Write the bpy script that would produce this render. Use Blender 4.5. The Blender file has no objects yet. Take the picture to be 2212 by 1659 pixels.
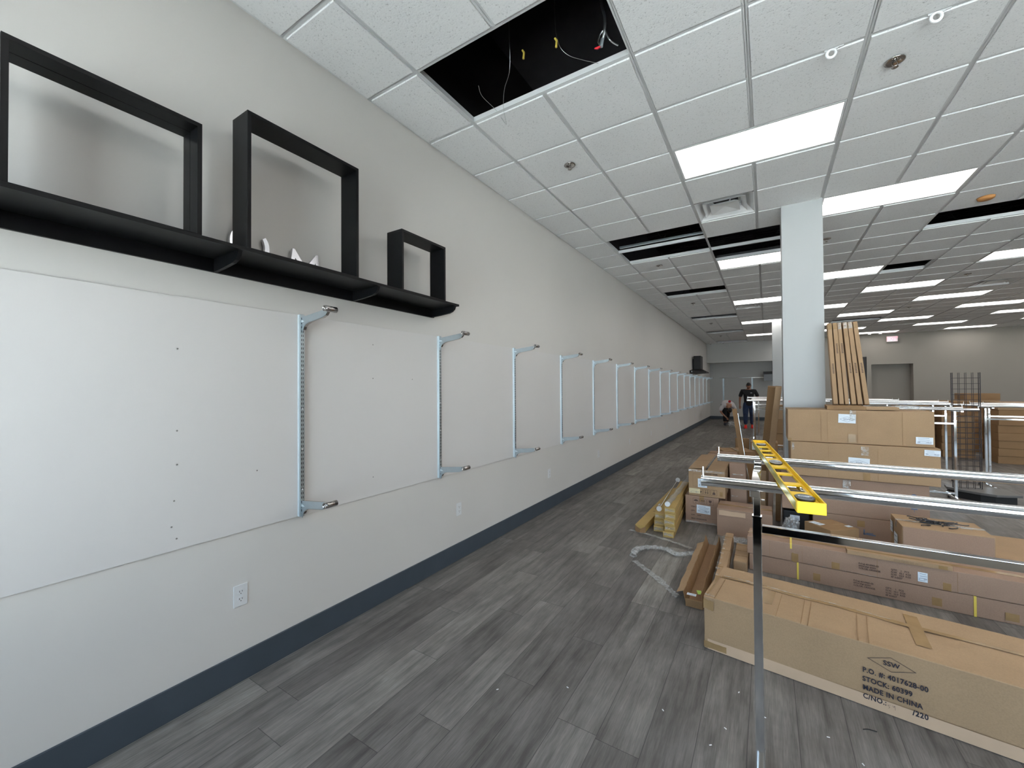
import bpy, bmesh, math, random
from mathutils import Vector, Matrix, Euler, noise

SC = bpy.context.scene
COL = SC.collection
PI = math.pi

# ------------------------------------------------------------------ camera
YAW, PITCH, ROLL = 0.5569, 0.0124, -0.0064
cam_d = bpy.data.cameras.new('camera')
cam = bpy.data.objects.new('camera', cam_d)
COL.objects.link(cam)
fw = Vector((-math.sin(YAW), math.cos(YAW), 0)); rt = Vector((math.cos(YAW), math.sin(YAW), 0)); up = Vector((0, 0, 1))
f2 = fw * math.cos(PITCH) + up * math.sin(PITCH)
u2 = -fw * math.sin(PITCH) + up * math.cos(PITCH)
r3 = rt * math.cos(ROLL) + u2 * math.sin(ROLL)
u3 = -rt * math.sin(ROLL) + u2 * math.cos(ROLL)
m = Matrix((r3, u3, -f2)).transposed().to_4x4()
m.translation = Vector((2.389, 0.0, 1.5377))
cam.matrix_world = m
cam_d.sensor_fit = 'HORIZONTAL'; cam_d.sensor_width = 36.0
cam_d.lens = 36.0 * 883.9 / 2212.0
cam_d.clip_start = 0.02; cam_d.clip_end = 300
SC.camera = cam

# ------------------------------------------------------------------ world, sun, exposure
W = bpy.data.worlds.new('world'); SC.world = W; W.use_nodes = True
wn = W.node_tree.nodes; wl = W.node_tree.links
bg = wn['Background']
tc = wn.new('ShaderNodeTexCoord'); sx = wn.new('ShaderNodeSeparateXYZ'); rmp = wn.new('ShaderNodeValToRGB')
wl.new(tc.outputs['Generated'], sx.inputs[0]); wl.new(sx.outputs['Z'], rmp.inputs[0]); wl.new(rmp.outputs[0], bg.inputs[0])
e = rmp.color_ramp.elements
e[0].position = 0.0; e[0].color = (0.80, 0.90, 1.0, 1)
e[1].position = 0.9; e[1].color = (0.42, 0.66, 1.0, 1)
bg.inputs[1].default_value = 2.6

sun_d = bpy.data.lights.new('sun', 'SUN'); sun = bpy.data.objects.new('sun', sun_d); COL.objects.link(sun)
sun_d.energy = 34.0; sun_d.angle = math.radians(1.5); sun_d.color = (1, 0.985, 0.95)
sun.rotation_euler = (math.radians(-4), math.radians(-36), 0)     # runs along the shopfront: only the pavement outside is in sun

LIGHT_POWER = 2.0            # troffer panel emission
SC.view_settings.view_transform = 'Standard'
SC.view_settings.look = 'None'
SC.view_settings.gamma = 1.0
SC.view_settings.use_curve_mapping = False
SC.view_settings.exposure = 1.33
cy = SC.cycles
cy.max_bounces = 7; cy.diffuse_bounces = 4; cy.glossy_bounces = 4; cy.transmission_bounces = 4; cy.transparent_max_bounces = 8
cy.caustics_reflective = False; cy.caustics_refractive = False
cy.sample_clamp_indirect = 6.0
cy.use_adaptive_sampling = True; cy.adaptive_threshold = 0.02
cy.use_denoising = True

# ------------------------------------------------------------------ helpers
def lin(c):
    return tuple((x / 12.92 if x <= 0.04045 else ((x + 0.055) / 1.055) ** 2.4) for x in c)
def s8(r, g, b): return lin((r / 255, g / 255, b / 255))

class NT:
    def __init__(self, name):
        self.m = bpy.data.materials.new(name); self.m.use_nodes = True
        self.n = self.m.node_tree.nodes; self.l = self.m.node_tree.links
        self.b = self.n['Principled BSDF']
    def node(self, t, **k):
        x = self.n.new(t)
        for a, v in k.items(): setattr(x, a, v)
        return x
    def math(self, op, a, b=None, c=None):
        x = self.n.new('ShaderNodeMath'); x.operation = op
        for i, v in enumerate((a, b, c)):
            if v is None: continue
            if isinstance(v, (int, float)): x.inputs[i].default_value = v
            else: self.l.new(v, x.inputs[i])
        return x.outputs[0]
    def coord(self, kind='Object', scale=None):
        t = self.n.new('ShaderNodeTexCoord'); o = t.outputs[kind]
        if scale:
            mp = self.n.new('ShaderNodeMapping'); mp.inputs['Scale'].default_value = scale
            self.l.new(o, mp.inputs[0]); o = mp.outputs[0]
        return o
    def noise(self, vec, scale, detail=2, rough=0.5):
        x = self.n.new('ShaderNodeTexNoise'); x.inputs['Scale'].default_value = scale
        x.inputs['Detail'].default_value = detail; x.inputs['Roughness'].default_value = rough
        self.l.new(vec, x.inputs['Vector']); return x.outputs[0]
    def ramp(self, fac, stops):
        x = self.n.new('ShaderNodeValToRGB'); self.l.new(fac, x.inputs[0]); e = x.color_ramp.elements
        while len(e) < len(stops): e.new(0.5)
        for i, (p, c) in enumerate(stops): e[i].position = p; e[i].color = (*c[:3], 1)
        return x.outputs[0]
    def mix(self, fac, a, b, mode='MIX'):
        x = self.n.new('ShaderNodeMix'); x.data_type = 'RGBA'; x.blend_type = mode
        for i, v in ((0, fac), (6, a), (7, b)):
            if isinstance(v, (int, float)): x.inputs[i].default_value = v
            elif isinstance(v, tuple): x.inputs[i].default_value = (*v[:3], 1)
            else: self.l.new(v, x.inputs[i])
        return x.outputs[2]
    def bump(self, h, strength=0.2, dist=0.01):
        x = self.n.new('ShaderNodeBump'); x.inputs['Strength'].default_value = strength; x.inputs['Distance'].default_value = dist
        self.l.new(h, x.inputs['Height']); self.l.new(x.outputs[0], self.b.inputs['Normal'])
    def set(self, **k):
        for a, v in k.items():
            i = self.b.inputs[a.replace('_', ' ')]
            if hasattr(v, 'is_output') or isinstance(v, bpy.types.NodeSocket): self.l.new(v, i)
            elif isinstance(v, tuple) and len(v) == 3: i.default_value = (*v, 1)
            else: i.default_value = v

def plain(name, color, rough=0.5, metal=0.0, var=0.06, scale=6.0, **k):
    t = NT(name)
    n = t.noise(t.coord(), scale, 3)
    lo = tuple(c * (1 - var) for c in color); hi = tuple(min(1, c * (1 + var)) for c in color)
    t.set(Base_Color=t.ramp(n, [(0.3, lo), (0.7, hi)]), Roughness=rough, Metallic=metal, **k)
    return t.m

M = {}
def mat_wall(name, color, rough=0.42):
    t = NT(name); co = t.coord()
    n = t.noise(co, 0.7, 3); fine = t.noise(co, 220, 2)
    c = t.ramp(n, [(0.3, tuple(x * 0.97 for x in color)), (0.7, tuple(x * 1.02 for x in color))])
    t.set(Base_Color=c, Roughness=rough); t.b.inputs['Specular IOR Level'].default_value = 0.4
    wide = t.noise(t.coord(scale=(1, 6, 0.6)), 1.2, 3)
    hh = t.math('ADD', t.math('MULTIPLY', fine, 0.02), t.math('MULTIPLY', wide, 0.25))
    t.bump(hh, 0.25, 0.01)
    return t.m
M['wall'] = mat_wall('wall_paint', s8(222, 219, 215))
M['wall_back'] = mat_wall('back_wall_paint', s8(156, 151, 143), 0.6)
M['wall_header'] = mat_wall('header_paint', s8(186, 186, 184), 0.6)
M['panel'] = mat_wall('panel_paint', s8(224, 221, 219), 0.4)
M['column'] = mat_wall('column_paint', s8(180, 183, 184), 0.5)
M['base'] = plain('rubber_base', s8(66, 76, 86), 0.5)
M['white_plastic'] = plain('white_plastic', (0.78, 0.79, 0.8), 0.35, var=0.02)
M['hole'] = plain('dark_hole', (0.01, 0.01, 0.01), 0.8)
M['chrome'] = plain('chrome', (0.86, 0.87, 0.88), 0.07, 1.0, 0.02)
M['nickel'] = plain('bracket_nickel', (0.50, 0.47, 0.45), 0.16, 1.0, 0.03)
M['zinc'] = plain('zinc_steel', (0.50, 0.57, 0.61), 0.34, 0.85, 0.04, 20)
M['zinc_light'] = plain('zinc_pale_lit', (0.80, 0.90, 0.95), 0.35, 0.5, 0.03, 20)  # pale zinc; on the upright sides it paints in window light
M['black'] = plain('black_satin_paint', (0.0045, 0.005, 0.006), 0.42, var=0.2, scale=9)
M['black'].node_tree.nodes['Principled BSDF'].inputs['Specular IOR Level'].default_value = 0.22
M['black_matte'] = plain('black_plastic', (0.012, 0.012, 0.013), 0.55)
M['black_wire'] = plain('black_wire_coat', (0.035, 0.03, 0.035), 0.5)
M['yellow'] = plain('level_yellow', s8(250, 205, 25), 0.42, var=0.05)
M['yellow_label'] = plain('level_edge_yellow', s8(200, 186, 90), 0.3, 0.5)
M['strap'] = plain('strap_yellow', s8(226, 200, 90), 0.45)
M['paper'] = plain('label_paper', (0.74, 0.80, 0.86), 0.55, var=0.02)
M['paper_cream'] = plain('cream_label', s8(222, 208, 165), 0.5, var=0.02)
M['ink'] = plain('stencil_ink', (0.020, 0.018, 0.030), 0.7)
M['ink_soft'] = plain('faded_ink', (0.10, 0.065, 0.05), 0.8)
M['ink_grey'] = plain('label_ink', (0.12, 0.16, 0.25), 0.8)
M['red'] = plain('red_plastic', s8(200, 30, 45), 0.4)
M['orange_brown'] = plain('dust_cap_orange', s8(196, 140, 84), 0.6)
M['silver'] = plain('brushed_letter', (0.78, 0.78, 0.82), 0.22, 0.9, 0.03)
M['vial'] = plain('vial_housing', (0.03, 0.03, 0.035), 0.15)
M['duct'] = plain('dark_duct', (0.03, 0.032, 0.035), 0.5, 0.3)
M['green'] = plain('green_print', s8(170, 205, 90), 0.6)
M['blue'] = plain('blue_print', s8(80, 120, 170), 0.6)
M['galv_tube'] = plain('flex_conduit_metal', (0.6, 0.62, 0.62), 0.3, 1.0)

def mat_tile():
    t = NT('ceiling_tile'); co = t.coord()
    n = t.noise(co, 95, 3, 0.7)
    col = t.ramp(n, [(0.30, (0.36, 0.37, 0.38)), (0.40, (0.77, 0.78, 0.79)), (0.8, (0.82, 0.83, 0.84))])
    big = t.noise(co, 1.3, 2)
    col = t.mix(0.25, col, t.ramp(big, [(0.3, (0.74, 0.75, 0.76)), (0.7, (0.84, 0.84, 0.85))]))
    t.set(Base_Color=col, Roughness=0.9)
    t.bump(n, 0.35, 0.004)
    return t.m
M['tile'] = mat_tile()
M['tee'] = plain('grid_white', (0.66, 0.67, 0.68), 0.5, var=0.02)
M['roof'] = plain('roof_deck_grey', (0.16, 0.16, 0.18), 0.8)
M['joist'] = plain('joist_steel', (0.012, 0.012, 0.014), 0.7)

def mat_floor():
    t = NT('vinyl_plank'); co = t.coord('Object')
    sp = t.node('ShaderNodeSeparateXYZ'); t.l.new(co, sp.inputs[0])
    x = t.math('DIVIDE', t.math('SUBTRACT', sp.outputs[0], 0.02), 0.19)
    row = t.math('FLOOR', x); fx = t.math('FRACT', x)
    wnz = t.node('ShaderNodeTexWhiteNoise', noise_dimensions='1D'); t.l.new(row, wnz.inputs['W'])
    y = t.math('ADD', t.math('DIVIDE', sp.outputs[1], 1.22), t.math('MULTIPLY', wnz.outputs[0], 7.0))
    idx = t.math('FLOOR', y); fy = t.math('FRACT', y)
    cb = t.node('ShaderNodeCombineXYZ'); t.l.new(row, cb.inputs[0]); t.l.new(idx, cb.inputs[1])
    w2 = t.node('ShaderNodeTexWhiteNoise', noise_dimensions='3D'); t.l.new(cb.outputs[0], w2.inputs['Vector'])
    rnd = w2.outputs[0]
    # grain
    off = t.node('ShaderNodeVectorMath', operation='SCALE'); t.l.new(w2.outputs[1], off.inputs[0]); off.inputs['Scale'].default_value = 30
    ad = t.node('ShaderNodeVectorMath', operation='ADD'); t.l.new(co, ad.inputs[0]); t.l.new(off.outputs[0], ad.inputs[1])
    mp = t.node('ShaderNodeMapping'); mp.inputs['Scale'].default_value = (9, 0.9, 1); t.l.new(ad.outputs[0], mp.inputs[0])
    g1 = t.noise(mp.outputs[0], 2.2, 6, 0.62)
    mp2 = t.node('ShaderNodeMapping'); mp2.inputs['Scale'].default_value = (60, 3.0, 1); t.l.new(ad.outputs[0], mp2.inputs[0])
    g2 = t.noise(mp2.outputs[0], 3.0, 3, 0.6)
    g3 = t.noise(ad.outputs[0], 3.0, 4, 0.6)
    base = t.ramp(rnd, [(0.0, s8(112, 108, 105)), (0.35, s8(121, 117, 113)), (0.7, s8(129, 125, 121)), (1.0, s8(146, 142, 137))])
    c = t.mix(0.80, base, t.ramp(g1, [(0.25, (0.30, 0.29, 0.28)), (0.5, (0.9, 0.89, 0.88)), (0.75, (1.32, 1.30, 1.28))]), 'MULTIPLY')
    c = t.mix(0.65, c, t.ramp(g2, [(0.3, (0.62, 0.61, 0.60)), (0.65, (1.12, 1.12, 1.11))]), 'MULTIPLY')
    c = t.mix(0.65, c, t.ramp(g3, [(0.3, (0.62, 0.60, 0.59)), (0.6, (1.1, 1.1, 1.1))]), 'MULTIPLY')
    ex = t.math('MINIMUM', fx, t.math('SUBTRACT', 1.0, fx)); ey = t.math('MINIMUM', fy, t.math('SUBTRACT', 1.0, fy))
    sx_ = t.math('LESS_THAN', ex, 0.008); sy_ = t.math('LESS_THAN', ey, 0.0013)
    seam = t.math('MAXIMUM', sx_, sy_)
    c = t.mix(t.math('MULTIPLY', seam, 0.6), c, (0.02, 0.02, 0.02))
    rr = t.math('ADD', t.math('MULTIPLY', g2, 0.14), 0.42)
    t.set(Base_Color=c, Roughness=rr)
    t.b.inputs['Specular IOR Level'].default_value = 0.3
    h = t.math('SUBTRACT', t.math('MULTIPLY', g2, 0.4), seam)
    t.bump(h, 0.25, 0.002)
    return t.m
M['floor'] = mat_floor()

def mat_kraft(name, color, fold=0.5, rough=0.72):
    t = NT(name); co = t.coord()
    n = t.noise(co, 5, 4); f = t.noise(co, 160, 2)
    a = tuple(x * 0.90 for x in color); b = tuple(x * 1.07 for x in color)
    c = t.ramp(n, [(0.3, a), (0.7, b)])
    c = t.mix(0.35, c, t.ramp(f, [(0.3, tuple(x * 0.8 for x in color)), (0.7, tuple(x * 1.15 for x in color))]))
    # liner flutes and soft vertical dents
    st = t.noise(t.coord(scale=(14, 14, 0.5)), 1.0, 2)
    t.set(Base_Color=c, Roughness=rough); t.b.inputs['Specular IOR Level'].default_value = 0.25
    t.bump(t.math('ADD', t.math('MULTIPLY', st, fold), t.math('MULTIPLY', f, 0.03)), 0.35, 0.012)
    return t.m
M['kraft'] = mat_kraft('kraft_card', s8(166, 137, 106))
M['kraft_pink'] = mat_kraft('kraft_card_pink', s8(158, 130, 111))
M['kraft_dark'] = mat_kraft('kraft_card_brown', s8(148, 117, 84))
M['kraft_gold'] = mat_kraft('kraft_card_gold', s8(186, 156, 96), rough=0.5)
M['kraft_inner'] = mat_kraft('kraft_inner', s8(150, 118, 88))
M['tape'] = plain('brown_tape', s8(154, 124, 86), 0.22, var=0.12, scale=14)
M['kraft_band'] = plain('kraft_liner_band', s8(196, 166, 138), 0.7)
def mat_clear(name, amount=0.35, color=(0.85, 0.88, 0.9), rough=0.12):
    """thin film: mostly see-through, with milky creases and sharp glints"""
    t = NT(name); n = t.n; l = t.l
    tr = n.new('ShaderNodeBsdfTransparent'); gl = n.new('ShaderNodeBsdfGlossy'); df = n.new('ShaderNodeBsdfDiffuse'); m1 = n.new('ShaderNodeMixShader'); m2 = n.new('ShaderNodeMixShader')
    gl.inputs['Roughness'].default_value = rough; df.inputs[0].default_value = (*color, 1); tr.inputs[0].default_value = (0.96, 0.97, 0.97, 1)
    nz = t.noise(t.coord(), 30, 4, 0.7); bp_ = n.new('ShaderNodeBump'); bp_.inputs['Strength'].default_value = 1.0; bp_.inputs['Distance'].default_value = 0.02
    l.new(t.noise(t.coord(), 45, 3, 0.6), bp_.inputs['Height']); l.new(bp_.outputs[0], gl.inputs['Normal'])
    m1.inputs[0].default_value = 0.35; l.new(gl.outputs[0], m1.inputs[1]); l.new(df.outputs[0], m1.inputs[2])
    f = t.math('MULTIPLY', t.math('MAXIMUM', t.math('SUBTRACT', nz, 0.32), 0.06), amount * 3.0)
    l.new(f, m2.inputs[0]); l.new(tr.outputs[0], m2.inputs[1]); l.new(m1.outputs[0], m2.inputs[2]); l.new(m2.outputs[0], n['Material Output'].inputs[0])
    return t.m
M['clear'] = mat_clear('clear_film', 0.55, rough=0.08)
M['clear_tape'] = mat_clear('clear_tape', 0.60, (0.9, 0.84, 0.75), 0.16)
def mat_glass():
    t = NT('window_glass')
    n = t.n; l = t.l
    tr = n.new('ShaderNodeBsdfTransparent'); gl = n.new('ShaderNodeBsdfGlossy'); mx = n.new('ShaderNodeMixShader'); fr = n.new('ShaderNodeFresnel')
    gl.inputs['Roughness'].default_value = 0.02; fr.inputs[0].default_value = 1.3
    tr.inputs[0].default_value = (0.93, 0.97, 0.98, 1)
    l.new(fr.outputs[0], mx.inputs[0]); l.new(tr.outputs[0], mx.inputs[1]); l.new(gl.outputs[0], mx.inputs[2])
    l.new(mx.outputs[0], n['Material Output'].inputs[0]); return t.m
M['glass'] = mat_glass()
def mat_emit(name, color, strength):
    t = NT(name); t.set(Base_Color=(0.8, 0.8, 0.8), Emission_Color=color, Emission_Strength=strength); return t.m
M['lamp'] = mat_emit('troffer_diffuser', (1.0, 0.955, 0.90), LIGHT_POWER)
M['exit_red'] = mat_emit('exit_letters_lit', (0.9, 0.02, 0.10), 0.6)
M['exit_face'] = mat_emit('exit_face_lit', (0.9, 0.80, 0.84), 0.22)
M['ground'] = plain('outside_concrete', (0.45, 0.44, 0.42), 0.9, scale=0.4)
M['alu'] = plain('storefront_frame', (0.07, 0.07, 0.075), 0.4, 0.6)

class MB:
    def __init__(s): s.v = []; s.f = []; s.sm = []
    def add(s, vs, fs, smooth=False):
        o = len(s.v); s.v += [tuple(v) for v in vs]; s.f += [tuple(i + o for i in f) for f in fs]; s.sm += [smooth] * len(fs)
    def box(s, x0, x1, y0, y1, z0, z1, mtx=None):
        vs = [Vector((x, y, z)) for z in (z0, z1) for y in (y0, y1) for x in (x0, x1)]
        if mtx: vs = [mtx @ v for v in vs]
        s.add(vs, [(0, 2, 3, 1), (4, 5, 7, 6), (0, 1, 5, 4), (2, 6, 7, 3), (0, 4, 6, 2), (1, 3, 7, 5)]); return s
    def quad(s, *p): s.add(p, [tuple(range(len(p)))]); return s
    def tube(s, pts, r, seg=12, caps=True, mtx=None, r2=None):
        pts = [Vector(p) for p in pts]; n = len(pts); vs = []
        prev = None
        for i, p in enumerate(pts):
            d = (pts[min(i + 1, n - 1)] - pts[max(i - 1, 0)]).normalized()
            a = prev if prev is not None else (Vector((0, 0, 1)) if abs(d.z) < 0.9 else Vector((1, 0, 0)))
            x = d.cross(a).normalized(); y = x.cross(d).normalized(); prev = y
            rr = r[i] if isinstance(r, (list, tuple)) else r
            r2_ = r2 or rr
            for k in range(seg):
                t = 2 * PI * k / seg; vs.append(p + x * math.cos(t) * rr + y * math.sin(t) * (r2_ if r2 else rr))
        if mtx: vs = [mtx @ v for v in vs]
        fs = [(i * seg + k, i * seg + (k + 1) % seg, (i + 1) * seg + (k + 1) % seg, (i + 1) * seg + k) for i in range(n - 1) for k in range(seg)]
        s.add(vs, fs, True)
        if caps:
            s.add(vs[:seg], [tuple(range(seg))[::-1]]); s.add(vs[-seg:], [tuple(range(seg))])
        return s
    def ring(s, p0, p1, r, ri, seg=24):      # open pipe with wall thickness
        p0 = Vector(p0); p1 = Vector(p1); d = (p1 - p0).normalized()
        a = Vector((0, 0, 1)) if abs(d.z) < 0.9 else Vector((1, 0, 0)); x = d.cross(a).normalized(); y = x.cross(d).normalized()
        vs = []
        for p in (p0, p1):
            for rr in (r, ri):
                for k in range(seg):
                    t = 2 * PI * k / seg; vs.append(p + (x * math.cos(t) + y * math.sin(t)) * rr)
        S = seg
        for k in range(seg):
            j = (k + 1) % seg
            s_f = [(k, j, 2 * S + j, 2 * S + k), (S + k, 3 * S + k, 3 * S + j, S + j)]
            e_f = [(k, S + k, S + j, j), (2 * S + k, 2 * S + j, 3 * S + j, 3 * S + k)]
            if k == 0: o = len(s.v); s.v += [tuple(v) for v in vs]
            s.f += [tuple(i + o for i in f) for f in s_f + e_f]; s.sm += [True, True, False, False]
        return s
    def prism(s, prof, axis, a0, a1, mtx=None):   # prof 2-D polygon; axis 'x' -> (y,z), 'y' -> (x,z), 'z' -> (x,y)
        def P(p, a):
            return Vector((a, p[0], p[1])) if axis == 'x' else Vector((p[0], a, p[1])) if axis == 'y' else Vector((p[0], p[1], a))
        n = len(prof); vs = [P(p, a0) for p in prof] + [P(p, a1) for p in prof]
        if mtx: vs = [mtx @ v for v in vs]
        s.add(vs, [tuple(range(n))[::-1], tuple(range(n, 2 * n))] + [(i, (i + 1) % n, n + (i + 1) % n, n + i) for i in range(n)]); return s
    def lathe(s, prof, seg=32, mtx=None):
        vs = []; n = len(prof)
        for k in range(seg):
            t = 2 * PI * k / seg
            for r, z in prof: vs.append(Vector((r * math.cos(t), r * math.sin(t), z)))
        if mtx: vs = [mtx @ v for v in vs]
        s.add(vs, [(k * n + i, ((k + 1) % seg) * n + i, ((k + 1) % seg) * n + i + 1, k * n + i + 1) for k in range(seg) for i in range(n - 1)], True); return s
    def mesh(s, name):
        me = bpy.data.meshes.new(name); me.from_pydata(s.v, [], s.f)
        me.polygons.foreach_set('use_smooth', s.sm); me.update()
        bm = bmesh.new(); bm.from_mesh(me); bmesh.ops.recalc_face_normals(bm, faces=bm.faces); bm.to_mesh(me); bm.free()
        return me
    def build(s, name, mat, parent=None, bevel=0.0, seg=2):
        me = s.mesh(name); me.materials.append(mat)
        return link(name, me, parent, bevel, seg)

def link(name, me, parent=None, bevel=0.0, seg=2):
    o = bpy.data.objects.new(name, me); COL.objects.link(o)
    if parent: o.parent = parent
    if bevel:
        b = o.modifiers.new('bevel', 'BEVEL'); b.width = bevel; b.segments = seg; b.limit_method = 'ANGLE'; b.angle_limit = math.radians(40)
        b.harden_normals = False
    return o
def empty(name, loc=(0, 0, 0), rotz=0.0):
    o = bpy.data.objects.new(name, None); COL.objects.link(o); o.location = loc; o.rotation_euler = (0, 0, rotz); o.empty_display_size = 0.05
    return o
def tag(o, label=None, cat=None, group=None, kind=None):
    if label: o['label'] = label
    if cat: o['category'] = cat
    if group: o['group'] = group
    if kind: o['kind'] = kind
    return o
def copy_tree(o, parent=None):
    c = o.copy(); COL.objects.link(c)
    if parent: c.parent = parent
    for ch in list(o.children): copy_tree(ch, c)
    return c

_tc = {}
def text_mesh(body, size, sx=1.0, bold=0.0, spacing=1.0, align='LEFT'):
    key = (body, size, sx, bold, spacing, align)
    if key in _tc: return _tc[key]
    cu = bpy.data.curves.new('printed_text', 'FONT'); cu.body = body; cu.size = size; cu.offset = bold; cu.space_character = spacing
    cu.align_x = align; cu.resolution_u = 3
    ob = bpy.data.objects.new('printed_text', cu); COL.objects.link(ob)
    dg = bpy.context.evaluated_depsgraph_get(); dg.update()
    me = bpy.data.meshes.new_from_object(ob.evaluated_get(dg)); bpy.data.objects.remove(ob)
    me.name = 'printed_text'
    for v in me.vertices: v.co.x *= sx
    me.materials.clear(); _tc[key] = me
    return me
def FRONT(u, v, off=0.0012, y=0.0): return Matrix.Translation((u, y - off, v)) @ Matrix.Rotation(PI / 2, 4, 'X')
def TOPF(u, v, h, off=0.0012, rot=0.0): return Matrix.Translation((u, v, h + off)) @ Matrix.Rotation(rot, 4, 'Z')
def LEFTF(y, v, off=0.0012): return Matrix.Translation((-off, y, v)) @ Matrix.Rotation(-PI / 2, 4, 'Z') @ Matrix.Rotation(PI / 2, 4, 'X')

class Marks:
    """flat print gathered into one mesh (all lines of one printed block)"""
    def __init__(s): s.bm = bmesh.new()
    def text(s, body, mtx, size, sx=1.0, bold=0.0, spacing=1.0, align='LEFT'):
        me = text_mesh(body, size, sx, bold, spacing, align); n = len(s.bm.verts)
        s.bm.from_mesh(me); s.bm.verts.ensure_lookup_table()
        for v in s.bm.verts[n:]: v.co = mtx @ v.co
    def poly(s, pts, mtx):
        vs = [s.bm.verts.new(mtx @ Vector((p[0], p[1], 0))) for p in pts]; s.bm.faces.new(vs)
    def line(s, a, b, w, mtx):
        a = Vector(a); b = Vector(b); d = (b - a).normalized(); n = Vector((-d.y, d.x)) * w / 2; a2 = a - d * w / 2; b2 = b + d * w / 2
        s.poly([a2 + n, a2 - n, b2 - n, b2 + n], mtx)
    def rect(s, x0, y0, x1, y1, w, mtx):
        s.line((x0, y0), (x1, y0), w, mtx); s.line((x1, y0), (x1, y1), w, mtx); s.line((x1, y1), (x0, y1), w, mtx); s.line((x0, y1), (x0, y0), w, mtx)
    def fill(s, x0, y0, x1, y1, mtx): s.poly([(x0, y0), (x1, y0), (x1, y1), (x0, y1)], mtx)
    def diamond(s, cx, cy_, rx, ry, w, mtx, left=0.5):
        p = [(cx - rx, cy_), (cx, cy_ + ry), (cx + rx, cy_), (cx, cy_ - ry)]
        for i in range(4): s.line(p[i], p[(i + 1) % 4], w, mtx)
    def build(s, name, mat, parent, label=None):
        me = bpy.data.meshes.new(name); s.bm.to_mesh(me); s.bm.free(); me.materials.append(mat)
        o = link(name, me, parent)
        if label: o['label'] = label
        return o

# ------------------------------------------------------------------ room shell
CZ = 3.605; GX, GY, GS = 0.4824, 1.9165, 0.6096
RX = 17.0; BY = 21.2; FY = -1.3; ALC = 22.4; AX = 4.2; HZ = 2.70
def grid(i, j): return (GX + i * GS, GY + j * GS)

tag(MB().box(-0.2, RX, FY - 0.15, ALC + 0.2, -0.1, 0).build('floor', M['floor']), kind='structure')
tag(MB().box(-0.2, 0, FY, ALC + 0.2, 0, CZ + 0.03).build('wall_left', M['wall']), kind='structure')
tag(MB().box(-0.2, 0, FY, ALC + 0.2, CZ + 0.03, 5.2).build('wall_left_upper', plain('plenum_shade_black', (0.022, 0.022, 0.024), 0.9)), kind='structure')  # near-black colour paints in the darkness above the ceiling
tag(MB().box(0, 0.009, FY, 20.95, 0.787, 1.992).build('wall_panel', M['panel'], bevel=0.001), kind='structure')
bk = MB(); bk.box(AX, RX, BY, BY + 0.2, 0, 2.405 - 0.0)
# back wall right of the alcove, with a dark doorway strip and a recess
bk = MB()
bk.box(AX, 5.40, BY, BY + 0.2, 0, CZ + 1.4); bk.box(5.40, 5.762, BY, BY + 0.2, 2.727, CZ + 1.4); bk.box(5.762, 5.898, BY, BY + 0.2, 0, CZ + 1.4)
bk.box(5.898, 7.11, BY, BY + 0.2, 2.413, CZ + 1.4); bk.box(5.898, 7.11, BY, BY + 0.2, 0, 0.3); bk.box(7.11, RX, BY, BY + 0.2, 0, CZ + 1.4)
tag(bk.build('wall_back', M['wall_back']), kind='structure')
MBp = MB(); MBp.box(5.88, 7.13, BY + 0.45, BY + 0.5, 0, 2.5); MBp.box(5.87, 5.898, BY + 0.2, BY + 0.5, 0, 2.5); MBp.box(7.11, 7.13, BY + 0.2, BY + 0.5, 0, 2.5); MBp.box(5.87, 7.13, BY + 0.2, BY + 0.5, 2.45, 2.5)
MBp.box(5.87, 7.13, BY + 0.2, BY + 0.5, 0.25, 0.3)
tag(MBp.build('wall_recess', M['wall_back']), kind='structure')
tag(MB().box(5.36, 5.80, BY + 0.03, BY + 0.08, 0, 2.8).build('door_1', plain('dark_door', (0.03, 0.03, 0.032), 0.6)), kind='structure')
tag(MB().box(0, AX, BY, BY + 0.2, HZ, CZ + 1.4).build('wall_header', M['wall_header']), kind='structure')
al = MB().box(0, AX, ALC, ALC + 0.2, 0, HZ + 0.3); al.box(AX, AX + 0.15, BY, ALC + 0.2, 0, HZ + 0.3); al.box(0, AX + .15, BY + 0.2, ALC + 0.2, HZ + 0.25, HZ + 0.4)
tag(al.build('wall_alcove', M['wall_header']), kind='structure')
tag(MB().box(RX, RX + 0.2, FY, BY + 0.2, 0, 5.2).build('wall_right', M['wall_back']), kind='structure')
tag(MB().box(0, 0.012, FY, ALC, 0, 0.150).build('baseboard_left', M['base'], bevel=0.002), kind='structure')
b2 = MB().box(0.012, AX, ALC - 0.012, ALC, 0, 0.15); b2.box(AX + .15, 5.40, BY - 0.012, BY, 0, 0.15); b2.box(5.762, RX, BY - 0.012, BY, 0, 0.15)
tag(b2.build('baseboard_back', M['base'], bevel=0.002), kind='structure')
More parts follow.
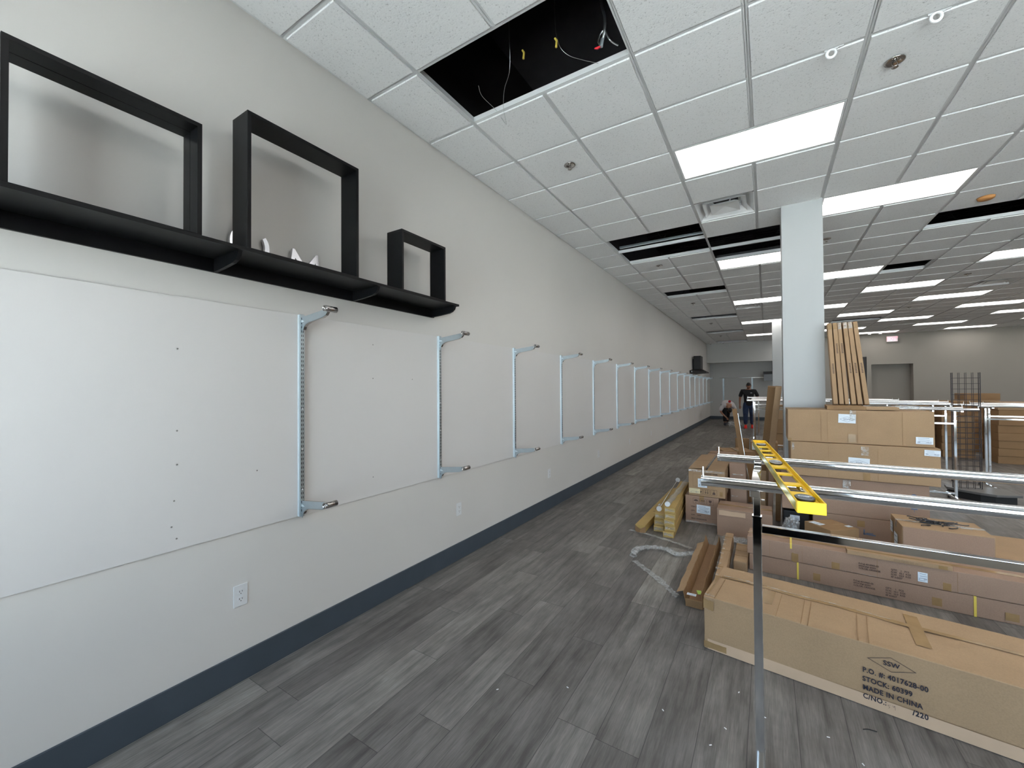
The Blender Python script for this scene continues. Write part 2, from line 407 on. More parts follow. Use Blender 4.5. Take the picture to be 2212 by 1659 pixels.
# storefront wall behind the camera: piers, an added pier for dark reflections, sill, header, mullions, glass
fr = MB(); fr.box(-0.2, RX + .2, FY - 0.15, FY, 3.12, 5.2); fr.box(-0.2, 0.12, FY - 0.15, FY, 0, 3.12); fr.box(RX - 0.3, RX + 0.2, FY - 0.15, FY, 0, 3.12)
fr.box(8.4, 9.0, FY - 0.15, FY, 0, 3.12); fr.box(1.85, 2.95, FY - 0.15, FY, 0.0, 3.12); fr.box(0.12, RX - .3, FY - 0.15, FY, 0.0, 0.42)  # pier right behind the camera is added so the chrome post reflects dark
tag(fr.build('wall_front', M['wall_back']), kind='structure')
k = 1
for a, b, n in ((0.12, 1.85, 1), (2.95, 8.4, 3), (9.0, RX - 0.3, 5)):
    w = (b - a) / n
    for q in range(n):
        x0 = a + q * w; x1 = x0 + w
        g = MB().box(x0 + 0.03, x1 - 0.03, FY - 0.08, FY - 0.07, 0.50, 3.07).build('window_%d' % k, M['glass']); tag(g, kind='structure')
        fm = MB(); fm.box(x0, x0 + 0.03, FY - 0.12, FY - 0.03, 0.42, 3.12); fm.box(x1 - 0.03, x1, FY - 0.12, FY - 0.03, 0.42, 3.12)
        fm.box(x0, x1, FY - 0.12, FY - 0.03, 0.42, 0.50); fm.box(x0, x1, FY - 0.12, FY - 0.03, 3.07, 3.12); fm.box(x0, x1, FY - 0.12, FY - 0.03, 2.13, 2.18)
        fm.build('window_frame', M['alu'], g); k += 1
tag(MB().box(-40, 60, -60, FY - 0.15, -0.25, -0.12).build('ground', M['ground']), kind='structure')

# columns
for y, d in ((5.553, 'near'), (15.25, 'far')):
    c = MB().box(2.549, 2.928, y, y + 0.38, 0, CZ).build('column', M['column'], bevel=0.004)
    tag(c, kind='structure')
    MB().box(2.541, 2.936, y - 0.008, y + 0.388, 0, 0.15).build('baseboard', M['base'], c)

# ------------------------------------------------------------------ ceiling
lights = []
for i0 in range(2, 26, 2):
    for jj in range(-3, 31, 6):
        lights.append((i0, jj + (0 if (i0 // 2) % 2 == 1 else 3)))
lights = [(i, j) for (i, j) in lights if -4 <= j <= 30 and not (i == 6 and j == 9)]
holes = {}
def hole(i0, i1, j0, j1):
    for i in range(i0, i1):
        for j in range(j0, j1): holes[(i, j)] = 1
OPEN = [(0, 2, 0, 1), (0, 2, 6, 8), (2, 4, 7, 9), (0, 2, 12, 13), (0, 2, 18, 19), (0, 2, 24, 25), (0, 2, 30, 31), (6, 8, 8, 9), (6, 7, 12, 13), (6, 8, 23, 24)]
for o in OPEN: hole(*o)
for i, j in lights: hole(i, i + 2, j, j + 1)
DIFF = [(2, 5), (2, 16), (9, 16), (9, 26)]
for i, j in DIFF: hole(i, i + 1, j, j + 1)
NI, NJ = 26, 31
tl = MB()
j_lo = -5
for i in range(-1, NI):
    for j in range(j_lo, NJ + 1):
        if (i, j) in holes: continue
        x0, y0 = grid(i, j); x1, y1 = x0 + GS, y0 + GS
        if i == -1: x0 = 0.0
        x0 = max(x0, 0); y0 = max(y0, FY); x1 = min(x1, RX); y1 = min(y1, BY)
        if x1 - x0 < 0.05 or y1 - y0 < 0.05: continue
        if x0 < 2.93 and x1 > 2.55 and ((y0 < 5.93 and y1 > 5.55) or (y0 < 15.63 and y1 > 15.25)): pass
        e = 0.0165; z0 = CZ - 0.009; z1 = CZ + 0.003
        a = 0.026
        tl.box(x0 + (e if i > -1 else 0.02), x1 - e, y0 + e, y1 - e, z0, z1)
        tl.box(x0 + 0.001, x1 - 0.001, y0 + 0.001, y1 - 0.001, CZ + 0.003, CZ + 0.016)
tag(tl.build('ceiling', M['tile'], bevel=0.002, seg=1), kind='structure')
# exposed tee grid
tg = MB(); h = 0.012
def open_at(i, j): return (i, j) in holes
for i in range(0, NI + 1):
    x = GX + i * GS
    if x > RX: break
    for j in range(j_lo, NJ + 1):
        y0 = max(FY, GY + j * GS); y1 = min(BY, y0 + GS if y0 > FY else GY + (j + 1) * GS)
        a, b = (i - 1, j), (i, j)
        # no tee inside a 4-ft light or a 4-ft opening
        inside = any(l[0] + 1 == i and l[1] == j for l in lights) or any(o[0] < i < o[1] and o[2] <= j < o[3] for o in OPEN)
        if inside or y1 <= y0: continue
        tg.box(x - h, x + h, y0, y1, CZ, CZ + 0.002); tg.box(x - 0.0015, x + 0.0015, y0, y1, CZ, CZ + 0.045)
for j in range(j_lo, NJ + 2):
    y = GY + j * GS
    if y < FY or y > BY: continue
    tg.box(0, RX, y - h, y + h, CZ + 0.0005, CZ + 0.0025); tg.box(0, RX, y - 0.0015, y + 0.0015, CZ, CZ + 0.045)
tg.box(0, 0.022, FY, BY, CZ, CZ + 0.002); tg.box(0, RX, BY - 0.022, BY, CZ, CZ + 0.002)
tag(tg.build('ceiling_trim', M['tee']), kind='structure')
# plenum: roof deck with ribs, open-web joists
rf = MB().box(-0.2, RX + 0.2, FY - 0.15, BY + 0.2, 5.2, 5.25)
tag(rf.build('roof', M['roof']), kind='structure')
jo = MB()
for q in range(11):
    y = 6.9 + q * 1.9
    if y > 20: break
    jo.box(0, RX, y - 0.03, y + 0.03, 5.10, 5.16); jo.box(0, RX, y - 0.03, y + 0.03, 4.55, 4.59)
    x = 0.0
    while x < 11: jo.tube([(x, y, 4.58), (x + 0.3, y, 5.12), (x + 0.6, y, 4.58)], 0.012, 5, False); x += 0.6
for q in range(100):
    y = 3.5 + q * 0.15
    if 6.4 < y < 20: jo.box(0, 9, y, y + 0.05, 5.14, 5.2)
tag(jo.build('roof_beam', M['joist']), kind='structure')

ORD = ['first', 'second', 'third', 'fourth', 'fifth', 'sixth', 'seventh', 'eighth', 'ninth', 'tenth', 'eleventh', 'twelfth', 'thirteenth', 'fourteenth', 'fifteenth', 'sixteenth', 'seventeenth', 'eighteenth']
def troffer():
    r = empty('ceiling_light')
    f = MB(); a, b = 2 * GS - 0.03, GS - 0.03
    f.box(0.015, 0.03, 0.015, GS - 0.015, -0.003, 0.05); f.box(a, a + 0.015, 0.015, GS - 0.015, -0.003, 0.05); f.box(0.03, a, 0.015, 0.03, -0.003, 0.05); f.box(0.03, a, GS - 0.03, GS - 0.015, -0.003, 0.05)
    f.build('frame', M['tee'], r)
    MB().box(0.03, a, 0.03, GS - 0.03, 0.004, 0.012).build('diffuser', M['lamp'], r)
    MB().box(0.015, a + 0.015, 0.015, GS - 0.015, 0.05, 0.09).build('housing', M['duct'], r)
    return r
cols = sorted(set(i for i, j in lights))
proto = troffer(); first = True
for i, j in lights:
    o = proto if first else copy_tree(proto); first = False
    x, y = grid(i, j); o.location = (x, y, CZ)
    js = sorted(q for p, q in lights if p == i)
    tag(o, 'lit white ceiling panel, %s of the %s row of lights out from the bracket wall' % (ORD[js.index(j)], ORD[cols.index(i)]), 'ceiling light', 'lit ceiling panels')

pl_d = bpy.data.lights.new('plenum_fill_spot', 'SPOT'); pl_o = bpy.data.objects.new('plenum_fill_spot', pl_d); COL.objects.link(pl_o); pl_o.location = (3.3, 8.6, 3.95); pl_o.rotation_euler = (PI, 0, 0); pl_d.energy = 160; pl_d.spot_size = 2.3; pl_d.spot_blend = 0.8; pl_d.shadow_soft_size = 0.1  # unseen fill spot added to brighten the roof deck; no fixture is modelled
# supply diffusers
def diffuser(label, i, j, crumpled):
    x, y = grid(i, j); r = empty('air_diffuser', (x, y, CZ)); tag(r, label, 'ceiling vent', 'ceiling air diffusers')
    c = GS / 2
    def ringsq(mb, r0, z0, r1, z1):
        p = [(-1, -1), (1, -1), (1, 1), (-1, 1)]
        vs = [(c + a * r0, c + b * r0, z0) for a, b in p] + [(c + a * r1, c + b * r1, z1) for a, b in p]
        mb.add(vs, [(k, (k + 1) % 4, 4 + (k + 1) % 4, 4 + k) for k in range(4)])
    mb = MB(); ringsq(mb, 0.292, -0.004, 0.285, -0.004); ringsq(mb, 0.285, -0.004, 0.225, 0.06); ringsq(mb, 0.225, 0.06, 0.20, 0.10); ringsq(mb, 0.20, .1, 0.13, 0.105)
    mb.build('outer_cone', M['white_plastic'], r)
    mb = MB(); ringsq(mb, 0.215, 0.002, 0.16, 0.055); mb.build('middle_cone', M['white_plastic'], r)
    mb = MB(); ringsq(mb, 0.145, -0.002, 0.10, 0.03); mb.add([(c + a * 0.145, c + b * 0.145, -0.002) for a, b in ((-1, -1), (1, -1), (1, 1), (-1, 1))] + [(c, c, 0.02)], [(0, 1, 4), (1, 2, 4), (2, 3, 4), (3, 0, 4)])
    mb.build('inner_cone', M['white_plastic'], r)
    MB().lathe([(0.001, 0.11), (0.125, 0.11), (0.125, 0.3), (0.001, 0.3)], 28, Matrix.Translation((c, c, 0))).build('duct_collar', M['black_matte'], r)
    if crumpled:
        mb = MB()
        for a in (0.4, 2.1, 3.7, 5.2): mb.tube([(c + 0.10 * math.cos(a), c + 0.10 * math.sin(a), 0.02), (c + 0.17 * math.cos(a), c + 0.17 * math.sin(a), 0.07)], 0.006, 6)
        mb.build('brace', M['white_plastic'], r)
diffuser('white square air diffuser with open round duct beside the near column', 2, 5, True)
diffuser('white square air diffuser just behind the lit panel beyond the near column', 2, 16, False)
diffuser('white square air diffuser over the chrome racks near the boxes', 9, 16, False)
diffuser('small white square air diffuser over the far end near the exit sign', 9, 26, False)

# sprinklers
def sprinkler():
    r = empty('sprinkler')
    MB().lathe([(0.012, 0.0), (0.030, 0.0), (0.050, -0.004), (0.052, -0.010), (0.040, -0.012), (0.026, -0.004), (0.012, -0.004)], 24).build('escutcheon', M['nickel'], r)
    mb = MB().tube([(0, 0, 0.02), (0, 0, -0.012)], 0.009, 10); mb.tube([(0.010, 0, -0.01), (0.012, 0, -0.03), (0, 0, -0.044)], 0.0025, 6); mb.tube([(-0.010, 0, -0.01), (-0.012, 0, -0.03), (0, 0, -0.044)], 0.0025, 6)
    mb.lathe([(0.001, -0.044), (0.016, -0.044), (0.018, -0.047), (0.001, -0.047)], 14)
    mb.build('sprinkler_head', M['nickel'], r)
    return r
sp = [(0.878, 3.453, 'dark round sprinkler in the ceiling row over the wall brackets, closest to the big hole'), (0.886, 7.107, 'sprinkler behind the double ceiling opening over the wall brackets'),
      (0.894, 10.733, 'sprinkler behind the third dark ceiling slot along the bracket wall'), (0.905, 14.408, 'sprinkler behind the fourth dark ceiling slot along the bracket wall'), (0.865, 18.065, 'sprinkler behind the fifth dark ceiling slot along the bracket wall'),
      (3.098, 3.449, 'large dark sprinkler beside the two white ceiling clips'), (3.116, 7.098, 'sprinkler hanging just past the near column'), (5.531, 10.737, 'sprinkler under the ceiling beside the single dark square'), (5.545, 14.424, 'tiny sprinkler above the leaning cartons')]
p0 = sprinkler()
for q, (x, y, lb) in enumerate(sp):
    o = p0 if q == 0 else copy_tree(p0); o.location = (x, y, CZ - 0.009); tag(o, lb, 'sprinkler', 'ceiling sprinklers')
# domes
def dome():
    r = MB().lathe([(0.001, -0.045), (0.03, -0.043), (0.052, -0.03), (0.06, -0.012), (0.06, 0.0), (0.001, 0)], 24).build('dome_camera', M['white_plastic'])
    MB().lathe([(0.001, -0.058), (0.022, -0.054), (0.036, -0.042), (0.001, -0.042)], 18).build('lens_cover', M['black_matte'], r)
    return r
for q, (x, y, lb) in enumerate([(0.211, 20.85, 'white dome on the ceiling in the corner by the bracket wall'), (0.73, 20.8, 'white dome on the ceiling second from the corner, over the header'), (5.80, 20.85, 'white ceiling dome over the leaning cartons, farther from the exit sign'), (6.12, 20.85, 'white ceiling dome beside the exit sign')]):
    if q == 0: pd = dome(); o = pd
    else: o = copy_tree(pd)
    o.location = (x, y, CZ - 0.009); tag(o, lb, 'ceiling dome', 'ceiling domes')
dc = MB().lathe([(0.001, -0.03), (0.05, -0.03), (0.065, -0.02), (0.07, 0), (0.001, 0)], 24).build('smoke_detector', M['orange_brown'])
dc.location = (4.441, 6.5, CZ - 0.009); tag(dc, 'round detector under a tan dust cap beside the long dark ceiling slot', 'detector')
# ceiling clips
def clip():
    mb = MB(); pts = [(0.028 * math.cos(a), 0, -0.028 + 0.028 * math.sin(a)) for a in [PI * 2 * k / 16 for k in range(17)]]
    mb.tube([(x * 0.8, y, z * 0.9 - 0.004) for x, y, z in pts], 0.0085, 8, False)
    mb.box(-0.034, 0.034, -0.006, 0.006, -0.010, 0.0); mb.box(0.02, 0.06, -0.005, 0.005, -0.006, 0.012)
    return mb.build('ceiling_hook', M['white_plastic'], bevel=0.001)
for q, (x, lb) in enumerate([(2.748, 'white plastic ring clip on the grid above the big lit panel'), (3.208, 'white plastic ring clip on the grid, the one near the dark sprinkler')]):
    if q == 0: c0 = clip(); o = c0
    else: o = copy_tree(c0)
    o.location = (x, 3.14, CZ); tag(o, lb, 'ceiling clip', 'white ceiling clips')

# things in the big ceiling opening
def thing_tube(name, pts, r, mat, label, cat, seg=8):
    o = MB().tube(pts, r, seg).build(name, mat); tag(o, label, cat); return o
def smooth(pts, n=6):
    P = [Vector(p) for p in pts]; out = []
    for i in range(len(P) - 1):
        a = P[max(i - 1, 0)]; b = P[i]; c = P[i + 1]; d = P[min(i + 2, len(P) - 1)]
        for k in range(n):
            t = k / n; out.append(0.5 * ((2 * b) + (-a + c) * t + (2 * a - 5 * b + 4 * c - d) * t * t + (-a + 3 * b - 3 * c + d) * t ** 3))
    out.append(P[-1]); return out
thing_tube('hanging_wire', smooth([(0.735, 2.247, 3.62), (0.697, 2.342, 3.62), (0.702, 2.513, 3.615), (0.713, 2.632, 3.57), (0.766, 2.514, 3.60), (0.85, 2.395, 3.64), (0.95, 2.31, 3.7), (1.0, 2.22, 3.95), (1.02, 2.2, 4.58)]), 0.0016, M['galv_tube'], 'thin bent silver wire drooping from the big ceiling opening', 'wire', 5)
thing_tube('hanging_wire', smooth([(1.30, 2.3, 4.58), (1.29, 2.3, 3.9), (1.311, 2.3, 3.70), (1.352, 2.34, 3.63), (1.421, 2.42, 3.62), (1.502, 2.49, 3.61)]), 0.0014, M['galv_tube'], 'thin wire curving over the edge of the big ceiling opening', 'wire', 5)
fc = empty('flex_conduit', (1.6, 2.3, 3.55)); tag(fc, 'ribbed silver flexible conduit with red wire cap dangling in the big ceiling opening', 'conduit')
pts = smooth([(-0.03, 0, 1.03), (-0.02, 0, 0.5), (-0.01, 0, 0.27), (0.012, 0, 0.15), (0.006, 0, 0.06), (-0.008, 0, 0.02)], 26)
MB().tube(pts, [0.0085 + 0.0016 * math.sin(k * 2.1) for k in range(len(pts))], 10).build('conduit_sleeve', M['galv_tube'], fc)
MB().tube([(-0.004, 0, 0.035), (-0.014, 0, -0.006)], 0.012, 10).build('connector', M['zinc'], fc)
MB().tube([(-0.018, 0, -0.004), (-0.035, 0, -0.006), (-0.052, 0, 0.0)], [0.006, 0.008, 0.004], 8).build('wire_cap', M['red'], fc)
MB().tube(smooth([(-0.014, 0, 0.0), (-0.03, 0, 0.03), (-0.015, 0, 0.07), (0.01, 0, 0.08), (0.03, 0, 0.03), (0.045, 0.02, 0.01), (0.05, 0.12, 0.06)]), 0.0045, 6).build('cable', M['galv_tube'], fc)
for q, (x, z) in enumerate([(1.054, 3.73), (1.29, 3.70)]):
    thing_tube('wire_tag', [(x, 2.3, z + 0.03), (x + 0.012, 2.3, z + 0.01), (x + 0.008, 2.3, z - 0.03)], 0.007, M['strap'], ['long yellow wire end inside the big ceiling opening', 'short yellow wire end inside the big ceiling opening, nearer the conduit'][q], 'wire', 6)
# galvanised hanger channel seen in the double openings
hc = MB().box(0.5, 4.0, grid(0, 7)[1] - 0.02, grid(0, 7)[1] + 0.02, CZ + 0.07, CZ + 0.10)
tag(hc.build('support_channel', M['zinc'], bevel=0.003), 'pale steel channel crossing the double ceiling opening', 'steel channel')

# ------------------------------------------------------------------ bracket wall
def upright():
    r = MB().box(0.009, 0.030, -0.002, 0.026, 0, 1.206).build('slotted_upright', M['zinc'], bevel=0.0015)
    MB().box(0.0085, 0.024, -0.006, -0.002, 0.002, 1.204).build('side_flange', M['zinc_light'], r)  # side facing the windows: its brightness is put into the paler zinc
    sl = MB()
    for k in range(46):
        z = 0.03 + k * 0.0254
        for y in (0.005, 0.015): sl.box(0.0298, 0.0305, y, y + 0.0035, z, z + 0.013)
    sl.build('slots', M['hole'], r)
    for z in (0.16, 0.40, 0.64, 0.88, 1.12):
        MB().lathe([(0.001, 0.004), (0.003, 0.004), (0.0055, 0.0), (0.001, 0)], 12, Matrix.Translation((0.0305, 0.012, z)) @ Matrix.Rotation(PI / 2, 4, 'Y')).build('screw', M['white_plastic'], r)
    return r
def bracket():      # origin at the upright face, tube axis height 0
    r = empty('rail_bracket')
    lower = [(0.004, -0.118), (0.012, -0.095), (0.024, -0.078), (0.045, -0.064), (0.075, -0.056), (0.14, -0.049), (0.20, -0.041), (0.232, -0.030), (0.250, -0.012), (0.262, -0.006)]
    upper = [(0.262, 0.006), (0.24, 0.006), (0.12, -0.006), (0.02, -0.016), (0.0, -0.018), (0.0, -0.118)]
    MB().prism(lower + upper, 'y', 0.008, 0.0105).build('arm_plate', M['zinc'], r)
    lip = MB()
    for a, b in zip(lower[1:-1], lower[2:]):
        lip.add([(a[0], 0.008, a[1]), (b[0], 0.008, b[1]), (b[0], 0.026, b[1]), (a[0], 0.026, a[1]), (a[0], 0.008, a[1] + .002), (b[0], 0.008, b[1] + .002), (b[0], 0.026, b[1] + .002), (a[0], 0.026, a[1] + .002)],
                [(0, 1, 2, 3), (4, 5, 6, 7), (0, 1, 5, 4), (2, 3, 7, 6), (1, 2, 6, 5), (3, 0, 4, 7)])
    for a, b in zip(upper[1:-3], upper[2:-2]):
        lip.add([(a[0], 0.008, a[1]), (b[0], 0.008, b[1]), (b[0], 0.024, b[1]), (a[0], 0.024, a[1])], [(0, 1, 2, 3)])
    lip.build('flange', M['nickel'], r)
    MB().ring((0.274, -0.028, 0), (0.274, 0.048, 0), 0.0165, 0.0145, 24).build('rail_socket', M['nickel'], r)
    MB().prism([(0.0, -0.035), (0.018, -0.040), (0.03, -0.048), (0.0, -0.052)], 'y', 0.0045, 0.0075).build('hook_tab', M['zinc_light'], r)
    return r
UY = [1.404 + 1.2192 * n for n in range(17)]
up0 = upright(); br0 = bracket()
for n, y in enumerate(UY):
    o = up0 if n == 0 else copy_tree(up0); o.location = (0, y, 0.787)
    tag(o, '%s slotted steel upright on the long wall counting from the black shelf' % ORD[n], 'wall upright', 'slotted uprights on the long wall')
for n, y in enumerate(UY):
    for t, zz in (('upper', 1.995), ('lower', 0.898)):
        o = br0 if (n == 0 and t == 'upper') else copy_tree(br0); o.location = (0.030, y, zz)
        tag(o, '%s steel hangrail bracket on the %s wall upright from the black shelf' % (t, ORD[n]), 'bracket', '%s hangrail brackets on the long wall' % t)
# screw marks in the board
mk = MB()
for y, z in ((0.81, 1.74), (0.81, 1.35), (0.81, 1.19), (0.80, 1.02), (0.81, 0.84), (0.79, 0.90), (1.17, 1.10), (1.95, 1.86), (1.95, 1.62), (1.95, 0.92), (2.33, 1.62)):
    mk.lathe([(0.0005, 0.0006), (0.004, 0.0006), (0.004, 0)], 8, Matrix.Translation((0.009, y, z)) @ Matrix.Rotation(PI / 2, 4, 'Y'))
tag(mk.build('wall_panel_marks', plain('screw_mark', (0.25, 0.24, 0.22), 0.8)), kind='structure')

def outlet():
    r = MB().box(0, 0.005, -0.035, 0.035, -0.057, 0.057).build('wall_outlet', M['white_plastic'], bevel=0.0025, seg=2)
    for dz in (0.0195, -0.0195):
        pr = [(0.0165 * math.cos(a), max(-0.0135, min(0.0135, 0.0175 * math.sin(a))) + dz) for a in [2 * PI * k / 24 for k in range(24)]]
        s = MB().prism(pr, 'x', 0.005, 0.0065).build('socket_face', M['white_plastic'], r)
        h = MB().box(0.0064, 0.0068, -0.0075, -0.0052, dz - 0.002, dz + 0.007); h.box(0.0064, 0.0068, 0.0052, 0.0075, dz - 0.001, dz + 0.006)
        h.lathe([(0.0002, 0.0004), (0.0024, 0.0004), (0.0024, 0)], 10, Matrix.Translation((0.0064, 0, dz - 0.0085)) @ Matrix.Rotation(PI / 2, 4, 'Y'))
        h.build('slots', M['hole'], s)
    MB().lathe([(0.0002, 0.001), (0.002, 0.001), (0.0025, 0)], 10, Matrix.Translation((0.005, 0, 0)) @ Matrix.Rotation(PI / 2, 4, 'Y')).build('screw', M['zinc_light'], r)
    return r
for n in range(11):
    if n == 0: ot = outlet(); o = ot
    else: o = copy_tree(ot)
    o.location = (0, 1.091 + 1.818 * n, 0.452)
    tag(o, '%s white wall outlet low on the long wall, counting away from the black shelf' % ORD[n], 'outlet', 'outlets along the long wall')

# black display shelf
sh = empty('display_shelf', (0, 0, 2.141)); tag(sh, 'long black wall shelf with curved end brackets, carrying three box frames', 'shelf')
MB().box(0.0, 0.286, -1.1, 2.578, 0.067, 0.083).build('top_board', M['black'], sh, bevel=0.001)
MB().box(0.0, 0.016, -1.1, 2.578, 0.0, 0.067).build('back_rail', M['black'], sh, bevel=0.001)
prof = [(0.016, 0.0)] + [(0.016 + 0.165 * t, 0.002 + 0.010 * t * t) for t in (0.3, 0.6, 1.0)] + [(0.181 + 0.089 * math.sin(a), 0.067 - 0.055 * math.cos(a)) for a in (0.3, 0.7, 1.1, 1.57)] + [(0.016, 0.067)]
for y in (0.15, 0.975, 1.795, 2.56): MB().prism(prof, 'y', y - 0.018, y).build('support_bracket', M['black'], sh, bevel=0.001)
def box_frame(label, y0, y1, z1, double=False):
    z0 = 2.2245; t = 0.018; r = empty('box_frame', (0.09, y0, z0)); tag(r, label, 'box frame', 'black box frames on the shelf')
    w = y1 - y0; hh = z1 - z0
    spans = ((0, 0.070), (0.0725, 0.15)) if double else ((0, 0.15),)
    def side(nm, a):
        mb = MB()
        for x0, x1 in spans: mb.box(x0, x1, *a)
        mb.build(nm, M['black'], r, bevel=0.0008)
    side('top_board', (0, w, hh - t, hh)); side('bottom_board', (0, w, 0, t)); side('side_board', (0, t, t, hh - t)); side('side_board', (w - t, w, t, hh - t))
box_frame('large black box frame at the cropped end of the shelf, wider than tall', 0.248, 0.821, 2.742, True)
box_frame('tall square black box frame in the middle of the shelf', 1.010, 1.655, 2.920)
box_frame('small black box frame at the far end of the shelf', 2.010, 2.468, 2.664)
# letters
arc = []; a0, a1 = math.radians(38), math.radians(-250)
for k in range(41): a = a0 + (a1 - a0) * k / 40; w_ = 0.100; arc.append((0.100 * math.cos(a), 0.100 + 0.100 * math.sin(a)))
for k in range(40, -1, -1): a = a0 + (a1 - a0) * k / 40; rr = 0.086 - 0.010 * math.cos(a) ** 2; arc.append((rr * math.cos(a), 0.100 + rr * math.sin(a)))
mb = MB()
N_ = 41
for k in range(40):
    p = [arc[k], arc[k + 1], arc[2 * N_ - 2 - k], arc[2 * N_ - 1 - k]]
    mb.prism([(q[0], q[1]) for q in p], 'x', 0, 0.022)
o = mb.build('metal_letter', M['silver']); o.location = (0.012, 1.122, 2.2245); tag(o, 'round silver sign letter, partly hidden behind the tall box frame', 'letter', 'silver sign letters on the shelf')
Mw, Mh = 0.20, 0.150
mp_ = [(0, 0), (0, Mh), (0.030, Mh), (Mw / 2, 0.035), (Mw - 0.030, Mh), (Mw, Mh), (Mw, 0), (Mw - 0.028, 0), (Mw - 0.028, 0.085), (Mw / 2 + 0.008, 0), (Mw / 2 - 0.008, 0), (0.028, 0.085), (0.028, 0)]
mp_ = [(0.0, 0), (0.02, Mh), (0.032, Mh), (Mw / 2, 0.055), (Mw - 0.032, Mh), (Mw - 0.02, Mh), (Mw, 0), (Mw - 0.02, 0), (Mw - 0.035, 0.095), (Mw / 2, 0.02), (0.035, 0.095), (0.02, 0)]
o = MB().prism(mp_, 'x', 0, 0.022).build('metal_letter', M['silver'], bevel=0.001); o.location = (0.012, 1.335, 2.2245); tag(o, 'silver letter M standing on the shelf inside the tall box frame', 'letter', 'silver sign letters on the shelf')

# black hood on the long wall near the far end
hd = empty('wall_hood', (0, 17.0, 2.08)); tag(hd, 'black hood with tall box chimney on the long wall near the far corner', 'hood')
cn = MB(); cn.add([(0, -.9, 0.0), (0.5, -.42, 0.02), (0.5, .42, 0.02), (0, .9, 0), (0, -.9, 0.10), (0.5, -.42, 0.05), (0.5, .42, .05), (0, .9, .10), (0.10, -.30, 0.16), (0.32, -.3, 0.16), (0.32, .3, .16), (0.10, .3, .16)],
       [(0, 1, 2, 3), (0, 1, 5, 4), (1, 2, 6, 5), (2, 3, 7, 6), (4, 5, 9, 8), (5, 6, 10, 9), (6, 7, 11, 10), (8, 9, 10, 11), (0, 4, 7, 3), (4, 8, 11, 7)])
cn.build('canopy', M['black_matte'], hd); MB().box(0.06, 0.30, -0.30, 0.30, 0.16, 0.66).build('chimney', M['black_matte'], hd, bevel=0.004)
MB().box(0.0, 0.2, -0.1, 0.42, 0.16, 0.56).build('back_housing', M['black_matte'], hd, bevel=0.004)
MB().box(0.0, 0.02, -0.75, -0.52, 0.02, 0.07, Matrix.Translation((0.06, -0.13, 0.012))).build('sticker', M['paper'], hd)
# alcove fittings
ar = empty('wall_rail', (0.42, ALC, 2.0)); tag(ar, 'thin chrome hangrail along the alcove wall behind the standing man', 'rail')
MB().tube([(0, -0.30, 0), (2.35, -0.30, 0)], 0.014, 10).build('rail_tube', M['chrome'], ar)
for x in (0.17, 1.38): MB().box(x - 0.006, x + 0.006, -0.30, 0, -0.02, 0.0).build('rail_arm', M['chrome'], ar)
for q, (x, lb) in enumerate([(0.589, 'slotted steel upright on the alcove wall behind the crouching man'), (1.80, 'slotted steel upright on the alcove wall beside the standing man')]):
    o = copy_tree(up0); o.rotation_euler = (0, 0, -PI / 2); o.location = (x - 0.012, ALC, 0.787); o.scale = (1, 1.9, 1)
    tag(o, lb, 'wall upright', 'slotted uprights in the alcove')
tag(MB().box(0.05, AX, ALC - 0.01, ALC, 0.787, 1.992).build('wall_alcove_panel', M['wall_header']), kind='structure')
hh_ = empty('hanging_hood', (2.62, 22.0, 2.12)); tag(hh_, 'black bar shaped hood hung on a pole beside the far column', 'hood')
MB().box(-0.36, 0.36, -0.18, 0.18, 0.02, 0.14).build('hood_body', M['black_matte'], hh_, bevel=0.005)
MB().box(-0.02, 0.02, -0.02, 0.02, 0.14, 0.83).build('pole', M['black_matte'], hh_)
MB().box(-0.34, 0.34, -0.17, -0.16, -0.28, 0.02).build('shadow_sheet', plain('shadow_grey', (0.12, 0.12, 0.12), 0.2), hh_)  # solid grey sheet standing in for the shadow below the hood
# exit sign
ex = empty('exit_sign', (6.505, BY - 0.10, 3.27)); tag(ex, 'lit EXIT sign with red letters over the far doorway', 'exit sign')
MB().box(-0.16, 0.16, -0.02, 0.03, 0.0, 0.21).build('sign_housing', M['white_plastic'], ex, bevel=0.004)
MB().box(-0.145, 0.145, -0.022, -0.02, 0.015, 0.195).build('sign_face', M['exit_face'], ex)
mk_ = Marks(); mk_.text('EXIT', FRONT(0, 0.045, 0.003, -0.022), 0.19, 0.80, 0.009, 1.0, 'CENTER'); mk_.build('exit_letters', M['exit_red'], ex)
MB().box(-0.03, 0.03, 0.03, 0.10, 0.05, 0.15).build('mounting_canopy', M['white_plastic'], ex)

